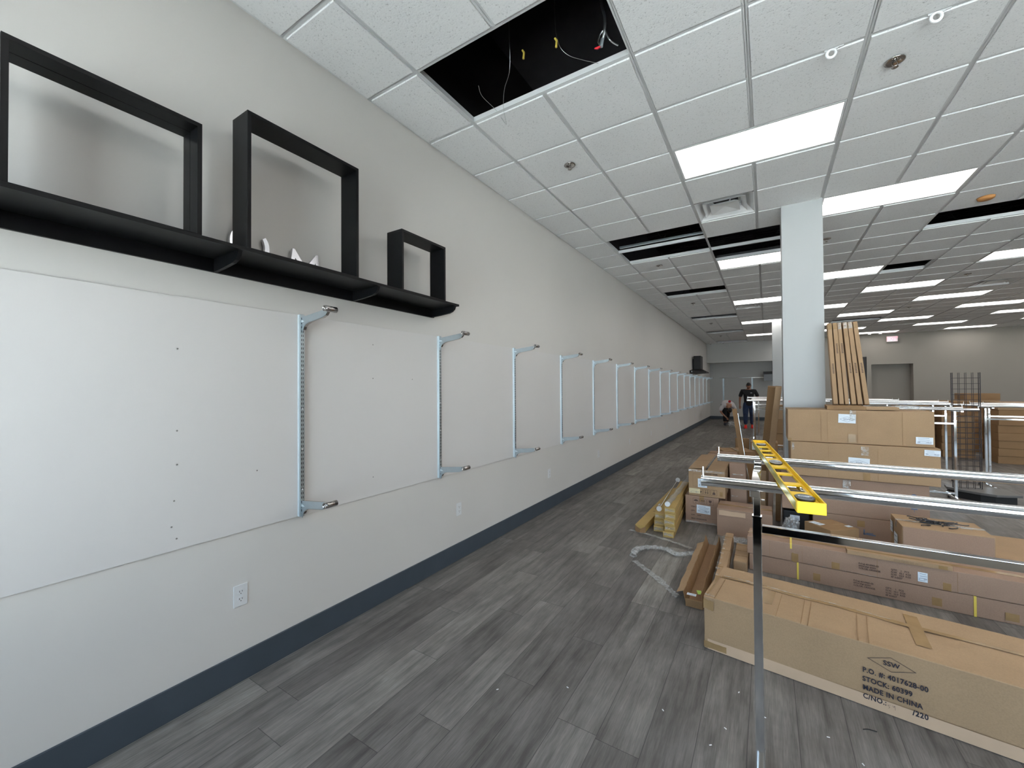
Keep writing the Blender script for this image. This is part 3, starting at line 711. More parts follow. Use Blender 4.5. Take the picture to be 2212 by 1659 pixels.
# ------------------------------------------------------------------ cartons
def carton_mesh(L, D, H, seam='x', nx=10, ny=4, nz=4, wob=0.003, seed=0, open_gap=0.0):
    """hollow looking card box: gridded skin, a folded seam along the top, soft dents"""
    bm = bmesh.new()
    def grid_face(o, a, b, na, nb):
        vs = [[bm.verts.new(o + a * (i / na) + b * (j / nb)) for j in range(nb + 1)] for i in range(na + 1)]
        for i in range(na):
            for j in range(nb): bm.faces.new((vs[i][j], vs[i + 1][j], vs[i + 1][j + 1], vs[i][j + 1]))
    X, Y, Z = Vector((L, 0, 0)), Vector((0, D, 0)), Vector((0, 0, H)); O = Vector((0, 0, 0))
    grid_face(O, X, Z, nx, nz); grid_face(Y, X, Z, nx, nz); grid_face(O, Y, Z, ny, nz); grid_face(X, Y, Z, ny, nz)
    grid_face(O, X, Y, nx, ny); grid_face(Z, X, Y, nx, ny)
    bmesh.ops.remove_doubles(bm, verts=bm.verts, dist=1e-5)
    sd = Vector((seed * 3.7, seed * 1.3, seed * 7.1))
    for v in bm.verts:
        c = v.co.copy(); nrm = Vector((0, 0, 0))
        ex_, ey_, ez_ = (c.x < 1e-5 or c.x > L - 1e-5), (c.y < 1e-5 or c.y > D - 1e-5), (c.z < 1e-5 or c.z > H - 1e-5)
        k = ex_ + ey_ + ez_
        d = noise.noise_vector(c * 3.1 + sd) * wob * (0.5 if k >= 2 else 1.0)
        if c.z < 1e-5: d.z = 0
        if c.z > H - 1e-5: d.z = -abs(d.z) * (0.7 if k >= 2 else 1.0)
        v.co += d
    bmesh.ops.recalc_face_normals(bm, faces=bm.faces)
    me = bpy.data.meshes.new('carton'); bm.to_mesh(me); bm.free(); return me

CSEED = [0]
def carton(label, loc, rot, L, D, H, mat='kraft', seam='x', tape='tape', cat='cardboard box', group=None, name='cardboard_box', wob=0.003, tape_w=0.048, nx=10, ny=4, nz=4, seam_pos=0.5, tilt=None, tape_on=True):
    CSEED[0] += 1
    me = carton_mesh(L, D, H, seam, nx, ny, nz, wob, CSEED[0]); me.materials.append(M[mat])
    o = link(name, me, None, bevel=min(0.004, H * 0.06)); o.modifiers['bevel'].angle_limit = math.radians(60)
    o.location = loc; o.rotation_euler = tilt if tilt else (0, 0, rot)
    tag(o, label, cat, group)
    # seam: thin raised flap edge and its tape, running down both ends
    mb = MB()
    if seam == 'x':
        y = D * seam_pos; mb.box(0.004, L - 0.004, y - 0.0015, y + 0.0015, H - 0.002, H + 0.0006)
    elif seam == 'y':
        x = L * seam_pos; mb.box(x - 0.0015, x + 0.0015, 0.004, D - 0.004, H - 0.002, H + 0.0006)
    if seam: mb.build('flap_seam', M['kraft_dark'], o)
    if tape and seam and tape_on:
        t = MB(); w = tape_w / 2; dn = min(0.06, H * 0.5)
        if seam == 'x':
            y = D * seam_pos; t.box(-0.0008, L + 0.0008, y - w, y + w, H + 0.0005, H + 0.0011)
            t.box(-0.0012, -0.0004, y - w, y + w, H - dn, H + 0.001); t.box(L + 0.0004, L + 0.0012, y - w, y + w, H - dn, H + 0.001)
        else:
            x = L * seam_pos; t.box(x - w, x + w, -0.0008, D + 0.0008, H + 0.0005, H + 0.0011)
            t.box(x - w, x + w, -0.0014, -0.0004, H - dn, H + 0.001)
        t.build('tape', M[tape], o)
    return o
def patch(parent, mtx, w, h, mat, name='tape', jag=0.0):
    n = 6; pts = [(0, 0)] + [(w * i / n, random.Random(i * 7 + int(w * 1000)).uniform(-jag, jag)) for i in range(1, n)] + [(w, 0), (w, h)] + [(w * (n - i) / n, h + random.Random(i * 3 + 5).uniform(-jag, jag)) for i in range(1, n)] + [(0, h)]
    mb = MB(); vs = [mtx @ Vector((p[0], p[1], 0.0)) for p in pts]; mb.add(vs, [tuple(range(len(vs)))])
    return mb.build(name, M[mat], parent)
def ship_label(parent, mtx, w, h, seed=1, mat='paper', logo=False, lines=4, rot=0.0):
    mtx = mtx @ Matrix.Rotation(rot, 4, 'Z')
    o = patch(parent, mtx, w, h, mat, 'shipping_label')
    mk = Marks(); up_ = mtx @ Matrix.Translation((0, 0, 0.0006)); R = random.Random(seed)
    if logo:
        mk.diamond(w / 2, h * 0.42, w * 0.42, h * 0.30, 0.0016, up_); mk.text('SSW', up_ @ Matrix.Translation((w / 2, h * 0.32, 0)), h * 0.30, 1.1, 0, 1.0, 'CENTER')
    else:
        for k in range(lines):
            y = h * (0.84 - 0.7 * k / max(1, lines - 1)); a = w * R.uniform(0.06, 0.3); b = w * R.uniform(0.55, 0.94); mk.line((a, y), (b, y), h * 0.035, up_)
        for k in range(14): x = w * (0.60 + 0.024 * k); mk.line((x, h * 0.22), (x, h * 0.40), w * R.choice((0.006, 0.012)), up_)
        for k in range(8): x = w * (0.10 + 0.02 * k); mk.line((x, h * 0.2), (x, h * 0.38), w * R.choice((0.006, 0.01)), up_)
    mk.build('label_print', M['ink_grey'], o)
    return o

# --- the big box beside the rack
B1 = carton('long taped cardboard box printed SSW and STOCK 60399, lying in front of the others', (2.056, 2.674, 0), math.radians(-7), 1.85, 0.51, 0.305, 'kraft', 'x', 'tape', wob=0.010, nx=40, ny=10, nz=8, seam_pos=0.62, tape_on=False, group=None)
mk = Marks()
mk.text('SSW', FRONT(0.818, 0.229), 0.030, 0.95, 0.0006, 1.05, 'CENTER')
F0 = FRONT(0, 0)
for a, b in (((0.735, 0.2375), (0.817, 0.270)), ((0.817, 0.270), (0.900, 0.2365)), ((0.900, 0.2365), (0.818, 0.205)), ((0.818, 0.205), (0.735, 0.2375))): mk.line(a, b, 0.0018, F0)
for t, v, sx_, u in (('P.O. #: 4017628-00', 0.1655, 0.80, 0.715), ('STOCK: 60399', 0.1225, 0.80, 0.714), ('MADE IN CHINA', 0.0815, 0.80, 0.715), ('C/NO.:', 0.0415, 0.80, 0.715)):
    mk.text(t, FRONT(u, v), 0.0325, sx_, 0.0009, 1.08)
mk.text('/220', FRONT(0.887, 0.0255 + 0.016), 0.0325, 0.80, 0.0012, 1.12)
mk.line((0.803, 0.046), (0.810, 0.038), 0.001, F0); mk.line((0.810, 0.038), (0.806, 0.033), 0.001, F0); mk.line((0.803, 0.046), (0.812, 0.048), 0.001, F0)
mk.line((0.818, 0.049), (0.828, 0.051), 0.001, F0); mk.line((0.828, 0.051), (0.822, 0.043), 0.001, F0); mk.line((0.828, 0.051), (0.829, 0.034), 0.001, F0)
for v in mk.bm.verts: v.co.y -= 0.006
mk.build('stencil_print', M['ink'], B1)
def wavy_strip(parent, pts, w, z, mat, name='tape', seed=3):
    R = random.Random(seed); mb = MB(); L_, R_ = [], []
    for k, (x, y) in enumerate(smooth([(p[0], p[1], 0) for p in pts], 8) and [(q.x, q.y) for q in smooth([(p[0], p[1], 0) for p in pts], 8)]):
        a = w / 2 * R.uniform(0.75, 1.15); L_.append((x, y - a, z + R.uniform(0, 0.002))); R_.append((x, y + a, z + R.uniform(0, 0.003)))
    n = len(L_); mb.add(L_ + R_, [(i, i + 1, n + i + 1, n + i) for i in range(n - 1)]); return mb.build(name, M[mat], parent)
wavy_strip(B1, [(0.03, 0.33), (0.2, 0.345), (0.4, 0.325), (0.6, 0.33), (0.9, 0.315), (1.3, 0.32), (1.84, 0.315)], 0.030, 0.3065, 'tape')
wavy_strip(B1, [(0.03, 0.343), (0.2, 0.352), (0.33, 0.345), (0.45, 0.338), (0.6, 0.343), (0.84, 0.33)], 0.007, 0.309, 'clear_tape', seed=8)
patch(B1, TOPF(0.915, 0.12, 0.305, 0.0018, 0.06), 0.055, 0.33, 'tape', jag=0.004)
patch(B1, TOPF(0.27, 0.12, 0.305, 0.0018), 0.06, 0.19, 'tape', jag=0.010)
patch(B1, FRONT(0.0, 0.012, 0.008), 0.12, 0.035, 'tape', jag=0.002)
patch(B1, FRONT(0.0, 0.235, 0.009), 0.055, 0.055, 'tape', jag=0.006)
patch(B1, FRONT(0.02, 0.004, 0.0065), 1.80, 0.058, 'kraft_band', 'liner_band', jag=0.002)
mb = MB()      # folded end flap, crushed corner tape
mb.add([(-0.002, 0.03, 0.02), (-0.003, 0.49, 0.02), (-0.004, 0.48, 0.28), (-0.006, 0.05, 0.27)], [(0, 1, 2, 3)]); mb.build('end_flap', M['kraft_dark'], B1)
wavy_strip(B1, [(0.002, 0.02), (0.03, 0.021), (0.055, 0.019)], 0.02, 0.307, 'clear_tape', seed=4)
mb = MB()
mb.add([(-0.004, 0.02, 0.300), (0.018, 0.02, 0.3075), (0.024, 0.33, 0.3085), (-0.004, 0.33, 0.3035)], [(0, 1, 2, 3)]); mb.build('corner_tape', M['tape'], B1)
for u in (0.055, 0.36, 0.47, 0.50, 0.70, 0.74): MB().box(u, u + 0.0022, 0.002, 0.31 - 0.02 * math.sin(u * 9), 0.3035, 0.3062).build('crease', M['kraft_dark'], B1)

# --- strapped double long cartons
lowB = carton('long strapped cardboard box, under its twin on the floor behind the SSW box', (2.246, 4.015, 0), math.radians(-2.3), 2.3, 0.255, 0.133, 'kraft_pink', 'x', 'tape', wob=0.006, nx=40, ny=4, nz=4, group='strapped long boxes')
upB = carton('long strapped cardboard box, lying on top of its twin behind the SSW box', (2.232, 4.015, 0.1365), math.radians(-2.3), 2.3, 0.255, 0.142, 'kraft_pink', 'x', 'tape', wob=0.005, nx=40, ny=4, nz=4, group='strapped long boxes')
def po_print(parent, u, v, u2, v2):
    mk = Marks()
    for k, t in enumerate(('P.O.# 4016965-00', 'STOCK# 60201', 'COLOR: ORANGE')): mk.text(t, FRONT(u, v - 0.0175 * k, 0.004), 0.0165, 0.92, 0.0006)
    mk.build('stock_print', M['ink_soft'], parent); mk = Marks()
    for k, t in enumerate(('QTY:    1   PCS', 'N.W.  10.1  KGS', 'G.W.  10.9  KGS', 'M\' 0.0437')): mk.text(t, FRONT(u2, v2 - 0.0175 * k, 0.004), 0.0165, 0.92, 0.0006)
    mk.build('quantity_print', M['ink_soft'], parent)
po_print(upB, 0.725, 0.076, 0.905, 0.073); po_print(lowB, 0.680, 0.078, 0.86, 0.070)
for p, us in ((lowB, (0.33, 1.30)), (upB, (0.30,))):
    for u in us:
        hgt = 0.133 if p is lowB else 0.142
        mb = MB().box(u, u + 0.013, -0.004, -0.0025, 0.0 if p is lowB else 0.100, hgt + 0.002); mb.box(u, u + 0.013, -0.004, 0.259, hgt + 0.0012, hgt + 0.0026)
        mb.build('strap', M['strap'], p)
patch(upB, FRONT(0.31, 0.0, 0.004), 0.045, 0.068, 'tape', jag=0.003); patch(upB, FRONT(0.565, 0.004, 0.004), 0.048, 0.050, 'tape', jag=0.001); patch(lowB, FRONT(0.435, 0.022, 0.004), 0.045, 0.055, 'tape', jag=0.001)
patch(lowB, FRONT(1.10, 0.02, 0.004), 0.05, 0.055, 'tape', jag=0.001); patch(lowB, FRONT(1.44, 0.02, 0.004), 0.06, 0.05, 'tape', jag=0.001); patch(upB, FRONT(1.17, 0.002, 0.004), 0.04, 0.05, 'tape', jag=0.002)
ship_label(upB, FRONT(1.045, 0.030, 0.0045), 0.050, 0.066, 5, 'paper')
for k, (x, y) in enumerate(((0.30, 0.0), (0.33, 0.0))): pass
wavy_strip(upB, [(0.0, -0.004), (0.1, -0.005), (0.3, -0.004), (0.6, -0.004), (0.9, -0.005), (1.2, -0.004), (1.6, -0.005)], 0.004, 0.004, 'clear_tape', seed=11)
for u in (0.16, 0.38, 0.83, 1.24): MB().box(u, u + 0.0015, -0.0042, -0.0034, 0.004, 0.135).build('crease', M['kraft_dark'], upB)

P1 = carton('flat narrow cardboard box lying on the upper strapped long box', (2.888, 3.965, 0.2785), math.radians(-1.2), 0.560, 0.085, 0.030, 'kraft', 'x', 'tape', wob=0.002, nx=12, ny=2, nz=2, tape_w=0.03)
mk = Marks()
for k in range(2): mk.text('WOODEN PEGBOARD HOOK   N.W. 5 KG', FRONT(0.26, 0.014 - 0.009 * k, 0.002), 0.008, 1.0)
mk.build('faint_print', M['ink_soft'], P1)
patch(P1, FRONT(0.49, 0.003, 0.002), 0.045, 0.024, 'tape')
G1 = carton('wide low cardboard box with small diamond mark, behind the strapped boxes', (3.77, 4.29, 0), 0, 1.5, 0.80, 0.278, 'kraft', None, None, wob=0.006, nx=14, ny=8, nz=3)
mk = Marks(); tp = TOPF(0.42, 0.40, 0.278, 0.004); mk.diamond(0, 0, 0.075, 0.045, 0.004, tp); mk.diamond(0, 0, 0.02, 0.012, 0.006, tp); mk.build('diamond_mark', M['ink_soft'], G1)
F1 = carton('cardboard box with a heap of black hooks on its lid', (3.262, 4.288, 0), math.radians(-1.0), 0.490, 0.370, 0.462, 'kraft', 'x', 'clear_tape', wob=0.005, nx=10, ny=8, nz=8)
patch(F1, FRONT(0.006, 0.004, 0.005), 0.478, 0.452, 'kraft_pink', 'front_liner', jag=0.001)
ship_label(F1, LEFTF(0.22, 0.19, 0.006), 0.11, 0.17, 9); ship_label(F1, LEFTF(0.35, 0.33, 0.006), 0.08, 0.09, 10)
# the hooks: individually countable
HR = random.Random(12)
def hook_mesh():
    return MB().tube(smooth([(0, 0, 0), (0.030, 0, 0), (0.052, 0.003, 0.001), (0.060, 0.012, 0.002), (0.064, 0.016, 0.002)], 5), 0.0038, 8).box(-0.006, 0.014, -0.008, 0.008, -0.003, 0.003)
for k in range(26):
    if k == 0: hk0 = hook_mesh().build('display_hook', M['vial'], bevel=0.001); o = hk0
    else: o = copy_tree(hk0)
    if k < 20: x = HR.gauss(3.50, 0.060); y = HR.gauss(4.47, 0.022); z = 0.4665 + 0.0055 * (k // 5)
    else: x, y = [(3.395, 4.52), (3.42, 4.58), (3.44, 4.545), (3.44, 4.39), (3.55, 4.37), (3.47, 4.60)][k - 20]; z = 0.4665
    o.location = (x, y, z); o.rotation_euler = (HR.uniform(-0.25, 0.25) if k < 20 else 0, HR.uniform(-.15, .1) if k < 20 else 0, HR.uniform(-0.7, 0.7) + (PI if k % 2 else 0))
    tag(o, 'small glossy black hook in the heap on the cardboard box lid', 'hook', 'black hooks heaped on the box')
mb = MB().tube([(3.62, 4.425, 0.468), (3.68, 4.415, 0.468)], 0.006, 8); tag(mb.build('plastic_sleeve', M['clear']), 'clear plastic sleeve at the end of the hook heap', 'plastic sleeve')
J1 = carton('small cardboard box with red print, turned at an angle beside the strapped boxes', (2.83, 4.35, 0), math.radians(40), 0.277, 0.26, 0.330, 'kraft_dark', 'x', None, wob=0.003, nx=6, ny=6, nz=6)
ship_label(J1, TOPF(0.02, 0.12, 0.33, 0.003), 0.07, 0.10, 21, rot=0.2); ship_label(J1, TOPF(0.215, 0.04, 0.33, 0.003), 0.05, 0.04, 22)
mk = Marks(); mk.text('IE', FRONT(0.13, 0.225, 0.004), 0.06, 0.9, 0.001); mk.fill(-0.001, 0.1, 0.002, 0.28, LEFTF(0.16, 0)); mk.build('red_print', plain('red_ink', (0.35, 0.02, 0.01), 0.7), J1)

# --- the tall stack in front of the column
D1 = carton('top box of the big stack at the column, white diamond label near its upper edge', (2.564, 5.0, 0.999), 0, 1.070, 0.52, 0.316, 'kraft', 'x', 'clear_tape', wob=0.005, nx=20, ny=8, nz=6, group='big boxes stacked at the column')
D2 = carton('second box down in the big stack at the column, with the large SSW diamond label', (2.586, 4.97, 0.664), 0, 1.074, 0.53, 0.332, 'kraft', 'x', 'clear_tape', wob=0.005, nx=20, ny=8, nz=6, group='big boxes stacked at the column')
D3 = carton('third box down in the big stack at the column, set farther toward the wall side', (2.506, 5.0, 0.313), 0, 1.087, 0.50, 0.345, 'kraft_pink', 'x', 'clear_tape', wob=0.005, nx=20, ny=8, nz=6, group='big boxes stacked at the column')
D4 = carton('bottom box of the big stack at the column, resting on the floor', (2.76, 5.0, 0), 0, 0.845, 0.50, 0.311, 'kraft_pink', 'x', 'clear_tape', wob=0.005, nx=16, ny=8, nz=6, group='big boxes stacked at the column')
def L_(p, u, v, w, h, base, **k): return ship_label(p, FRONT(u, v - base, 0.005), w, h, **k)
L_(D1, 0.403, 1.195, 0.130, 0.085, 0.999, logo=True, rot=-0.03); L_(D1, 0.945, 1.027, 0.112, 0.062, 0.999, seed=3, rot=-0.01)
L_(D2, 0.447, 0.80, 0.155, 0.075, 0.664, logo=True, rot=-0.03); L_(D2, 0.969, 0.930, 0.103, 0.052, 0.664, seed=4, rot=-0.03)
patch(D1, FRONT(0.476, 0.011, 0.0045), 0.056, 0.080, 'tape', jag=0.001); patch(D1, FRONT(0.49, 0.220, 0.006), 0.045, 0.095, 'clear_tape', jag=0.006)
patch(D2, FRONT(0.542, 0.235, 0.0045), 0.055, 0.080, 'clear_tape', jag=0.002); patch(D2, FRONT(0.555, 0.004, 0.0045), 0.05, 0.066, 'tape', jag=0.001)
patch(D2, FRONT(0.01, 0.25, 0.0045), 0.018, 0.07, 'clear_tape', jag=0.004); patch(D1, FRONT(0.0, 0.0, 0.0045), 0.03, 0.03, 'tape')
patch(D3, FRONT(0.487, 0.255, 0.0045), 0.06, 0.085, 'clear_tape', jag=0.002); patch(D4, FRONT(0.335, 0.225, 0.0045), 0.056, 0.058, 'tape')
for p, us in ((D1, (0.27, 0.32, 0.545, 0.86)), (D2, (0.66, 0.30))):
    for u in us: MB().box(u, u + 0.0016, -0.0042, -0.0032, 0.006, 0.30).build('crease', M['kraft_dark'], p)
mk = Marks()
for z in (0.555 - 0.313, 0.44 - 0.313):
    pr = [(0.985 + 0.022 * math.cos(a), z + 0.022 * math.sin(a)) for a in [PI * k / 10 for k in range(11)]]; mk.poly(pr, FRONT(0, 0, 0.005)); mk.line((0.985, z - 0.02), (0.985, z), 0.003, FRONT(0, 0, 0.005))
mk.build('umbrella_mark', M['ink_grey'], D3)
mk = Marks(); F_ = FRONT(0, 0, 0.005)
mk.line((0.385, 0.16), (0.385, 0.20), 0.010, F_); mk.line((0.385, 0.165), (0.46, 0.16), 0.012, F_); mk.fill(0.40, 0.17, 0.45, 0.178, F_); mk.build('ink_smear', M['ink_grey'], D4)
bx_ = MB().box(0, 0.22, 0, 0.30, 0, 0.28).build('storage_bin', M['black_matte'], bevel=0.01); bx_.location = (2.515, 5.05, 0); tag(bx_, 'black plastic bin with a white label under the overhanging third box', 'bin')
ship_label(bx_, FRONT(0.06, 0.19, 0.001), 0.08, 0.05, 30)

# tray and leaning cartons on the stack
D0 = carton('flat cardboard tray on the big stack, under the leaning narrow boxes', (2.885, 5.02, 1.3175), math.radians(-3), 0.29, 0.44, 0.036, 'kraft_dark', None, None, wob=0.002, nx=6, ny=6, nz=2)
MB().add  # (flap)
fl = MB(); fl.box(0.29, 0.52, 0.0, 0.18, 0.003, 0.032); fl.build('loose_flap', M['kraft'], D0, bevel=0.004)
mk = Marks(); mk.text('HEAVY DUTY SHELF BRACKET', FRONT(0.05, 0.012, 0.003), 0.010, 1.0); mk.build('faint_print', M['ink_soft'], D0)
EX = [2.968, 3.016, 3.062, 3.112, 3.160, 3.212]; EXT = [2.936, 2.980, 3.020, 3.062, 3.102, 3.144]
EN = ['the one touching the column', 'second from the column', 'third from the column', 'fourth from the column', 'fifth from the column', 'outermost, farthest from the column']
for k in range(6):
    w_ = 0.037 if k != 2 else 0.033; Hc = 0.855; yb = 5.30 + (0.010 if k == 2 else 0)
    tx = (EXT[k] - EX[k]) / Hc; ty = 0.13
    o = carton('narrow tall cardboard box leaning at the column, ' + EN[k], (EX[k], yb, 1.357), 0, w_, 0.10, Hc, 'kraft_gold' if False else 'kraft', None, None, group='narrow boxes leaning on the stack', name='narrow_cardboard_box', wob=0.002, nx=2, ny=3, nz=14,
               tilt=(-math.atan(ty), math.atan(tx), 0))
    o.location.z += 0.004
    mk = Marks(); zz = 0.53 if k in (1, 2) else 0.32
    for q in range(7): mk.fill(0.013, zz + 0.017 * q * 0.9, 0.027, zz + 0.017 * q * 0.9 + 0.009, FRONT(0, 0, 0.002))
    mk.build('barcode_print', M['ink_soft'], o)
    patch(o, FRONT(0.002, Hc - 0.07, 0.003), w_ - 0.004, 0.066, 'clear_tape' if k in (2, 3, 4) else 'tape', jag=0.004)
cl = MB(); R = random.Random(5)
def crumple(cx, cy_, cz, sx_, sy_, sz_, seed, n=2):
    bm = bmesh.new(); bmesh.ops.create_icosphere(bm, subdivisions=4, radius=1.0)
    sd = Vector((seed * 2.3, seed, seed * 5.1))
    for v in bm.verts:
        c = v.co.copy(); d = 1 + 0.45 * noise.noise(c * 1.7 + sd) + 0.25 * noise.noise(c * 4.3 + sd)
        v.co = Vector((c.x * sx_ * d, c.y * sy_ * d, max(-1 + 0.02, c.z * d) * sz_)) + Vector((cx, cy_, cz))
    me = bpy.data.meshes.new('film'); bm.to_mesh(me); bm.free(); me.materials.append(M['clear']); return me
o = link('plastic_film', crumple(0, 0, 0.018, 0.11, 0.05, 0.020, 3)); o.location = (3.51, 5.35, 1.318); tag(o, 'crumpled clear film lying on top of the big stack', 'plastic film')
o = link('plastic_film', crumple(0, 0, 0.17, 0.065, 0.09, 0.17, 9)); o.location = (2.55, 4.60, 0); tag(o, 'clear plastic bag standing between the plain box and the angled box', 'plastic bag')

# --- boxes on the aisle side
H1 = carton('plain low cardboard box on the aisle side, in front of the tall pink box', (1.930, 4.772, 0), 0, 0.49, 0.355, 0.281, 'kraft_pink', 'x', 'tape', wob=0.004, nx=10, ny=8, nz=6, tape_w=0.05)
patch(H1, FRONT(0.02, 0.215, 0.0045), 0.24, 0.05, 'kraft_band', 'liner_band', jag=0.004)
S1 = carton('lower shipping box with umbrella and glass symbols, under the taped one', (1.575, 5.077, 0), 0, 0.345, 1.12, 0.308, 'kraft_pink', 'y', 'tape', wob=0.004, nx=6, ny=12, nz=6, group='shipping boxes with handling symbols')
S2 = carton('upper shipping box with upside down symbols and a white label, top split open', (1.612, 5.077, 0.312), 0, 0.374, 1.12, 0.300, 'kraft', None, None, wob=0.004, nx=6, ny=12, nz=6, group='shipping boxes with handling symbols')
def symbols(mk, u0, v0, flip=False, s=0.062, gap=0.073, kinds=('umb', 'arr', 'glass')):
    for k, kd in enumerate(kinds):
        x = u0 + gap * k; mt = FRONT(x, v0, 0.005)
        if flip: mt = FRONT(x + s, v0 + s, 0.005) @ Matrix.Rotation(PI, 4, 'Z')
        mk.rect(0, 0, s, s, 0.0022, mt)
        if kd == 'umb':
            mk.poly([(s * .5 + s * .36 * math.cos(a), s * .45 + s * .32 * math.sin(a)) for a in [PI * i / 12 for i in range(13)]], mt); mk.line((s * .5, s * .12), (s * .5, s * .45), 0.002, mt); mk.line((s * .5, s * .12), (s * .4, s * .16), 0.002, mt)
        elif kd == 'arr':
            for xx in (.33, .67):
                mk.line((s * xx, s * .2), (s * xx, s * .6), 0.004, mt); mk.poly([(s * (xx - .13), s * .58), (s * (xx + .13), s * .58), (s * xx, s * .86)], mt)
            mk.line((s * .15, s * .12), (s * .85, s * .12), 0.002, mt)
        elif kd == 'glass':
            mk.poly([(s * .25, s * .85), (s * .30, s * .5), (s * .5, s * .36), (s * .70, s * .5), (s * .75, s * .85)], mt); mk.line((s * .5, s * .14), (s * .5, s * .4), 0.003, mt); mk.line((s * .33, s * .14), (s * .67, s * .14), 0.003, mt)
mk = Marks(); symbols(mk, 0.083, 0.222)
for t, v in (('ITEM NO', 0.178), ('QTY:', 0.132), ('G.W.     N.W.', 0.085), ('MEAS: 35X25X40CM', 0.044)): mk.text(t, FRONT(0.062, v, 0.005), 0.019, 0.95, 0.0008)
mk.rect(0.205, 0.07, 0.33, 0.20, 0.001, FRONT(0, 0, 0.005))
mk.build('shipping_print', M['ink_soft'], S1); ship_label(S1, FRONT(0.119, 0.118, 0.006), 0.142, 0.094, 41, rot=-0.02, lines=6)
mk = Marks(); symbols(mk, 0.085, 0.022, True)
for t, v, u in (('MEAS: 35X25X40', 0.245, 0.30), ('G.W.    N.W.', 0.20, 0.30)): mk.text(t, FRONT(u, v + 0.018, 0.005) @ Matrix.Rotation(PI, 4, 'Z'), 0.021, 0.95, 0.0008)
mk.rect(0.048, 0.105, 0.20, 0.245, 0.0012, FRONT(0, 0, 0.005)); mk.build('shipping_print', M['ink_soft'], S2)
ship_label(S2, FRONT(0.099, 0.100, 0.006), 0.095, 0.098, 42, lines=6); ship_label(S2, FRONT(0.006, 0.026, 0.0055), 0.115, 0.055, 43, 'paper_cream')
patch(S2, FRONT(0.0, 0.272, 0.0062), 0.37, 0.022, 'clear_tape', jag=0.004); patch(S2, FRONT(0.32, 0.02, 0.0062), 0.03, 0.05, 'tape'); patch(S1, FRONT(0.0, 0.004, 0.0062), 0.33, 0.022, 'clear_tape', jag=0.003)
for x0, x1, tl_ in ((0.002, 0.176, -0.03), (0.198, 0.372, 0.0)):
    for y0, y1 in ((0.0, 0.555), (0.562, 1.115)):
        mb = MB(); z = 0.3015; mb.add([(x0, y0, z), (x1, y0, z + abs(tl_) * .5), (x1, y1, z + abs(tl_) * .5), (x0, y1, z), (x0, y0, z + .004), (x1, y0, z + .004 + abs(tl_) * .5), (x1, y1, z + .004 + abs(tl_) * .5), (x0, y1, z + .004)],
               [(0, 1, 2, 3), (4, 5, 6, 7), (0, 1, 5, 4), (1, 2, 6, 5), (2, 3, 7, 6), (3, 0, 4, 7)]); mb.build('top_flap', M['kraft_gold'] if False else M['kraft'], S2)
patch(S2, TOPF(0.170, 0.02, 0.305, 0.012), 0.034, 1.05, 'clear_tape', jag=0.002)
MB().box(0.178, 0.196, 0.005, 1.11, 0.298, 0.3008).build('open_gap', M['hole'], S2)
S3 = carton('tall smooth pinkish box standing on end beside the shipping boxes', (2.022, 5.42, 0), 0, 0.165, 0.30, 0.655, 'kraft_pink', None, None, wob=0.003, nx=4, ny=4, nz=12, tilt=(-0.02, -0.03, 0))
patch(S3, FRONT(0.02, 0.52, 0.005), 0.13, 0.012, 'clear_tape', jag=0.004); patch(S3, FRONT(0.09, 0.36, 0.005), 0.07, 0.014, 'clear_tape', jag=0.004); patch(S3, FRONT(0.01, 0.27, 0.005), 0.06, 0.010, 'clear_tape', jag=0.003)
carton('pinkish cardboard box lying flat behind the split-open shipping box', (1.665, 6.27, 0), 0, 0.35, 0.5, 0.60, 'kraft_pink', 'x', 'tape', wob=0.003, nx=8, ny=6, nz=6)
carton('squashed cardboard box with slanting lid at the back of the aisle boxes', (1.83, 6.95, 0), math.radians(18), 0.42, 0.45, 0.58, 'kraft_dark', 'y', 'tape', wob=0.03, nx=8, ny=6, nz=6)
w1 = carton('cardboard box with a white strip label near the leaning strip', (2.16, 7.5, 0), 0, 0.36, 0.35, 0.68, 'kraft_dark', 'x', 'tape', wob=0.004, nx=6, ny=4, nz=6)
lb = ship_label(w1, FRONT(0.02, 0.56, 0.005), 0.26, 0.10, 51); patch(lb, FRONT(0.20, 0.57, 0.0065), 0.08, 0.08, 'green', 'green_patch'); patch(lb, FRONT(0.06, 0.585, 0.0065), 0.035, 0.035, 'blue', 'blue_dot')
patch(w1, FRONT(0.04, 0.15, 0.005), 0.28, 0.32, 'paper', 'white_panel')
carton('dark brown flattened carton standing behind the aisle boxes', (1.93, 7.9, 0), 0.2, 0.20, 0.06, 0.68, 'kraft_dark', None, None, wob=0.004, nx=3, ny=2, nz=8)

# gold cartons
gn = 0
def gold(x, y, z, rot, label, L=1.35, w=0.106, h=0.0595):
    global gn
    o = carton(label, (x, y, z), rot, w, L, h, 'kraft_gold', None, None, group='gold-brown narrow boxes on the floor', name='narrow_cardboard_box', wob=0.0025, nx=3, ny=20, nz=2)
    patch(o, FRONT(0.008, 0.018, 0.003), w - 0.016, 0.028, 'clear_tape', jag=0.005); gn += 1
    return o
for k in range(5):
    nm = ['bottom', 'second', 'middle', 'fourth', 'top'][k]
    gold(1.459 + [0.0, 0.012, 0.006, 0.014, 0.010][k], 4.425 + [0.0, 0.02, 0.015, 0.02, 0.03][k], 0.0608 * k, math.radians(3.0), nm + ' narrow gold-brown box in the five-high pile beside the shipping boxes')
for k in range(3 + 0):
    nm = ['bottom', 'middle', 'top'][k]
    gold(1.336 + [0, 0.004, 0.008][k], 4.555 + [0, 0.01, 0.02][k], 0.0640 * k, math.radians(3.0), nm + ' narrow gold-brown box in the lower pile of three', L=0.82, h=0.063)
g = gold(1.168, 4.45, 0, math.radians(-0.6), 'single narrow gold-brown box on the floor, outermost with open end flaps', L=1.9, w=0.105, h=0.075)
mk = Marks()
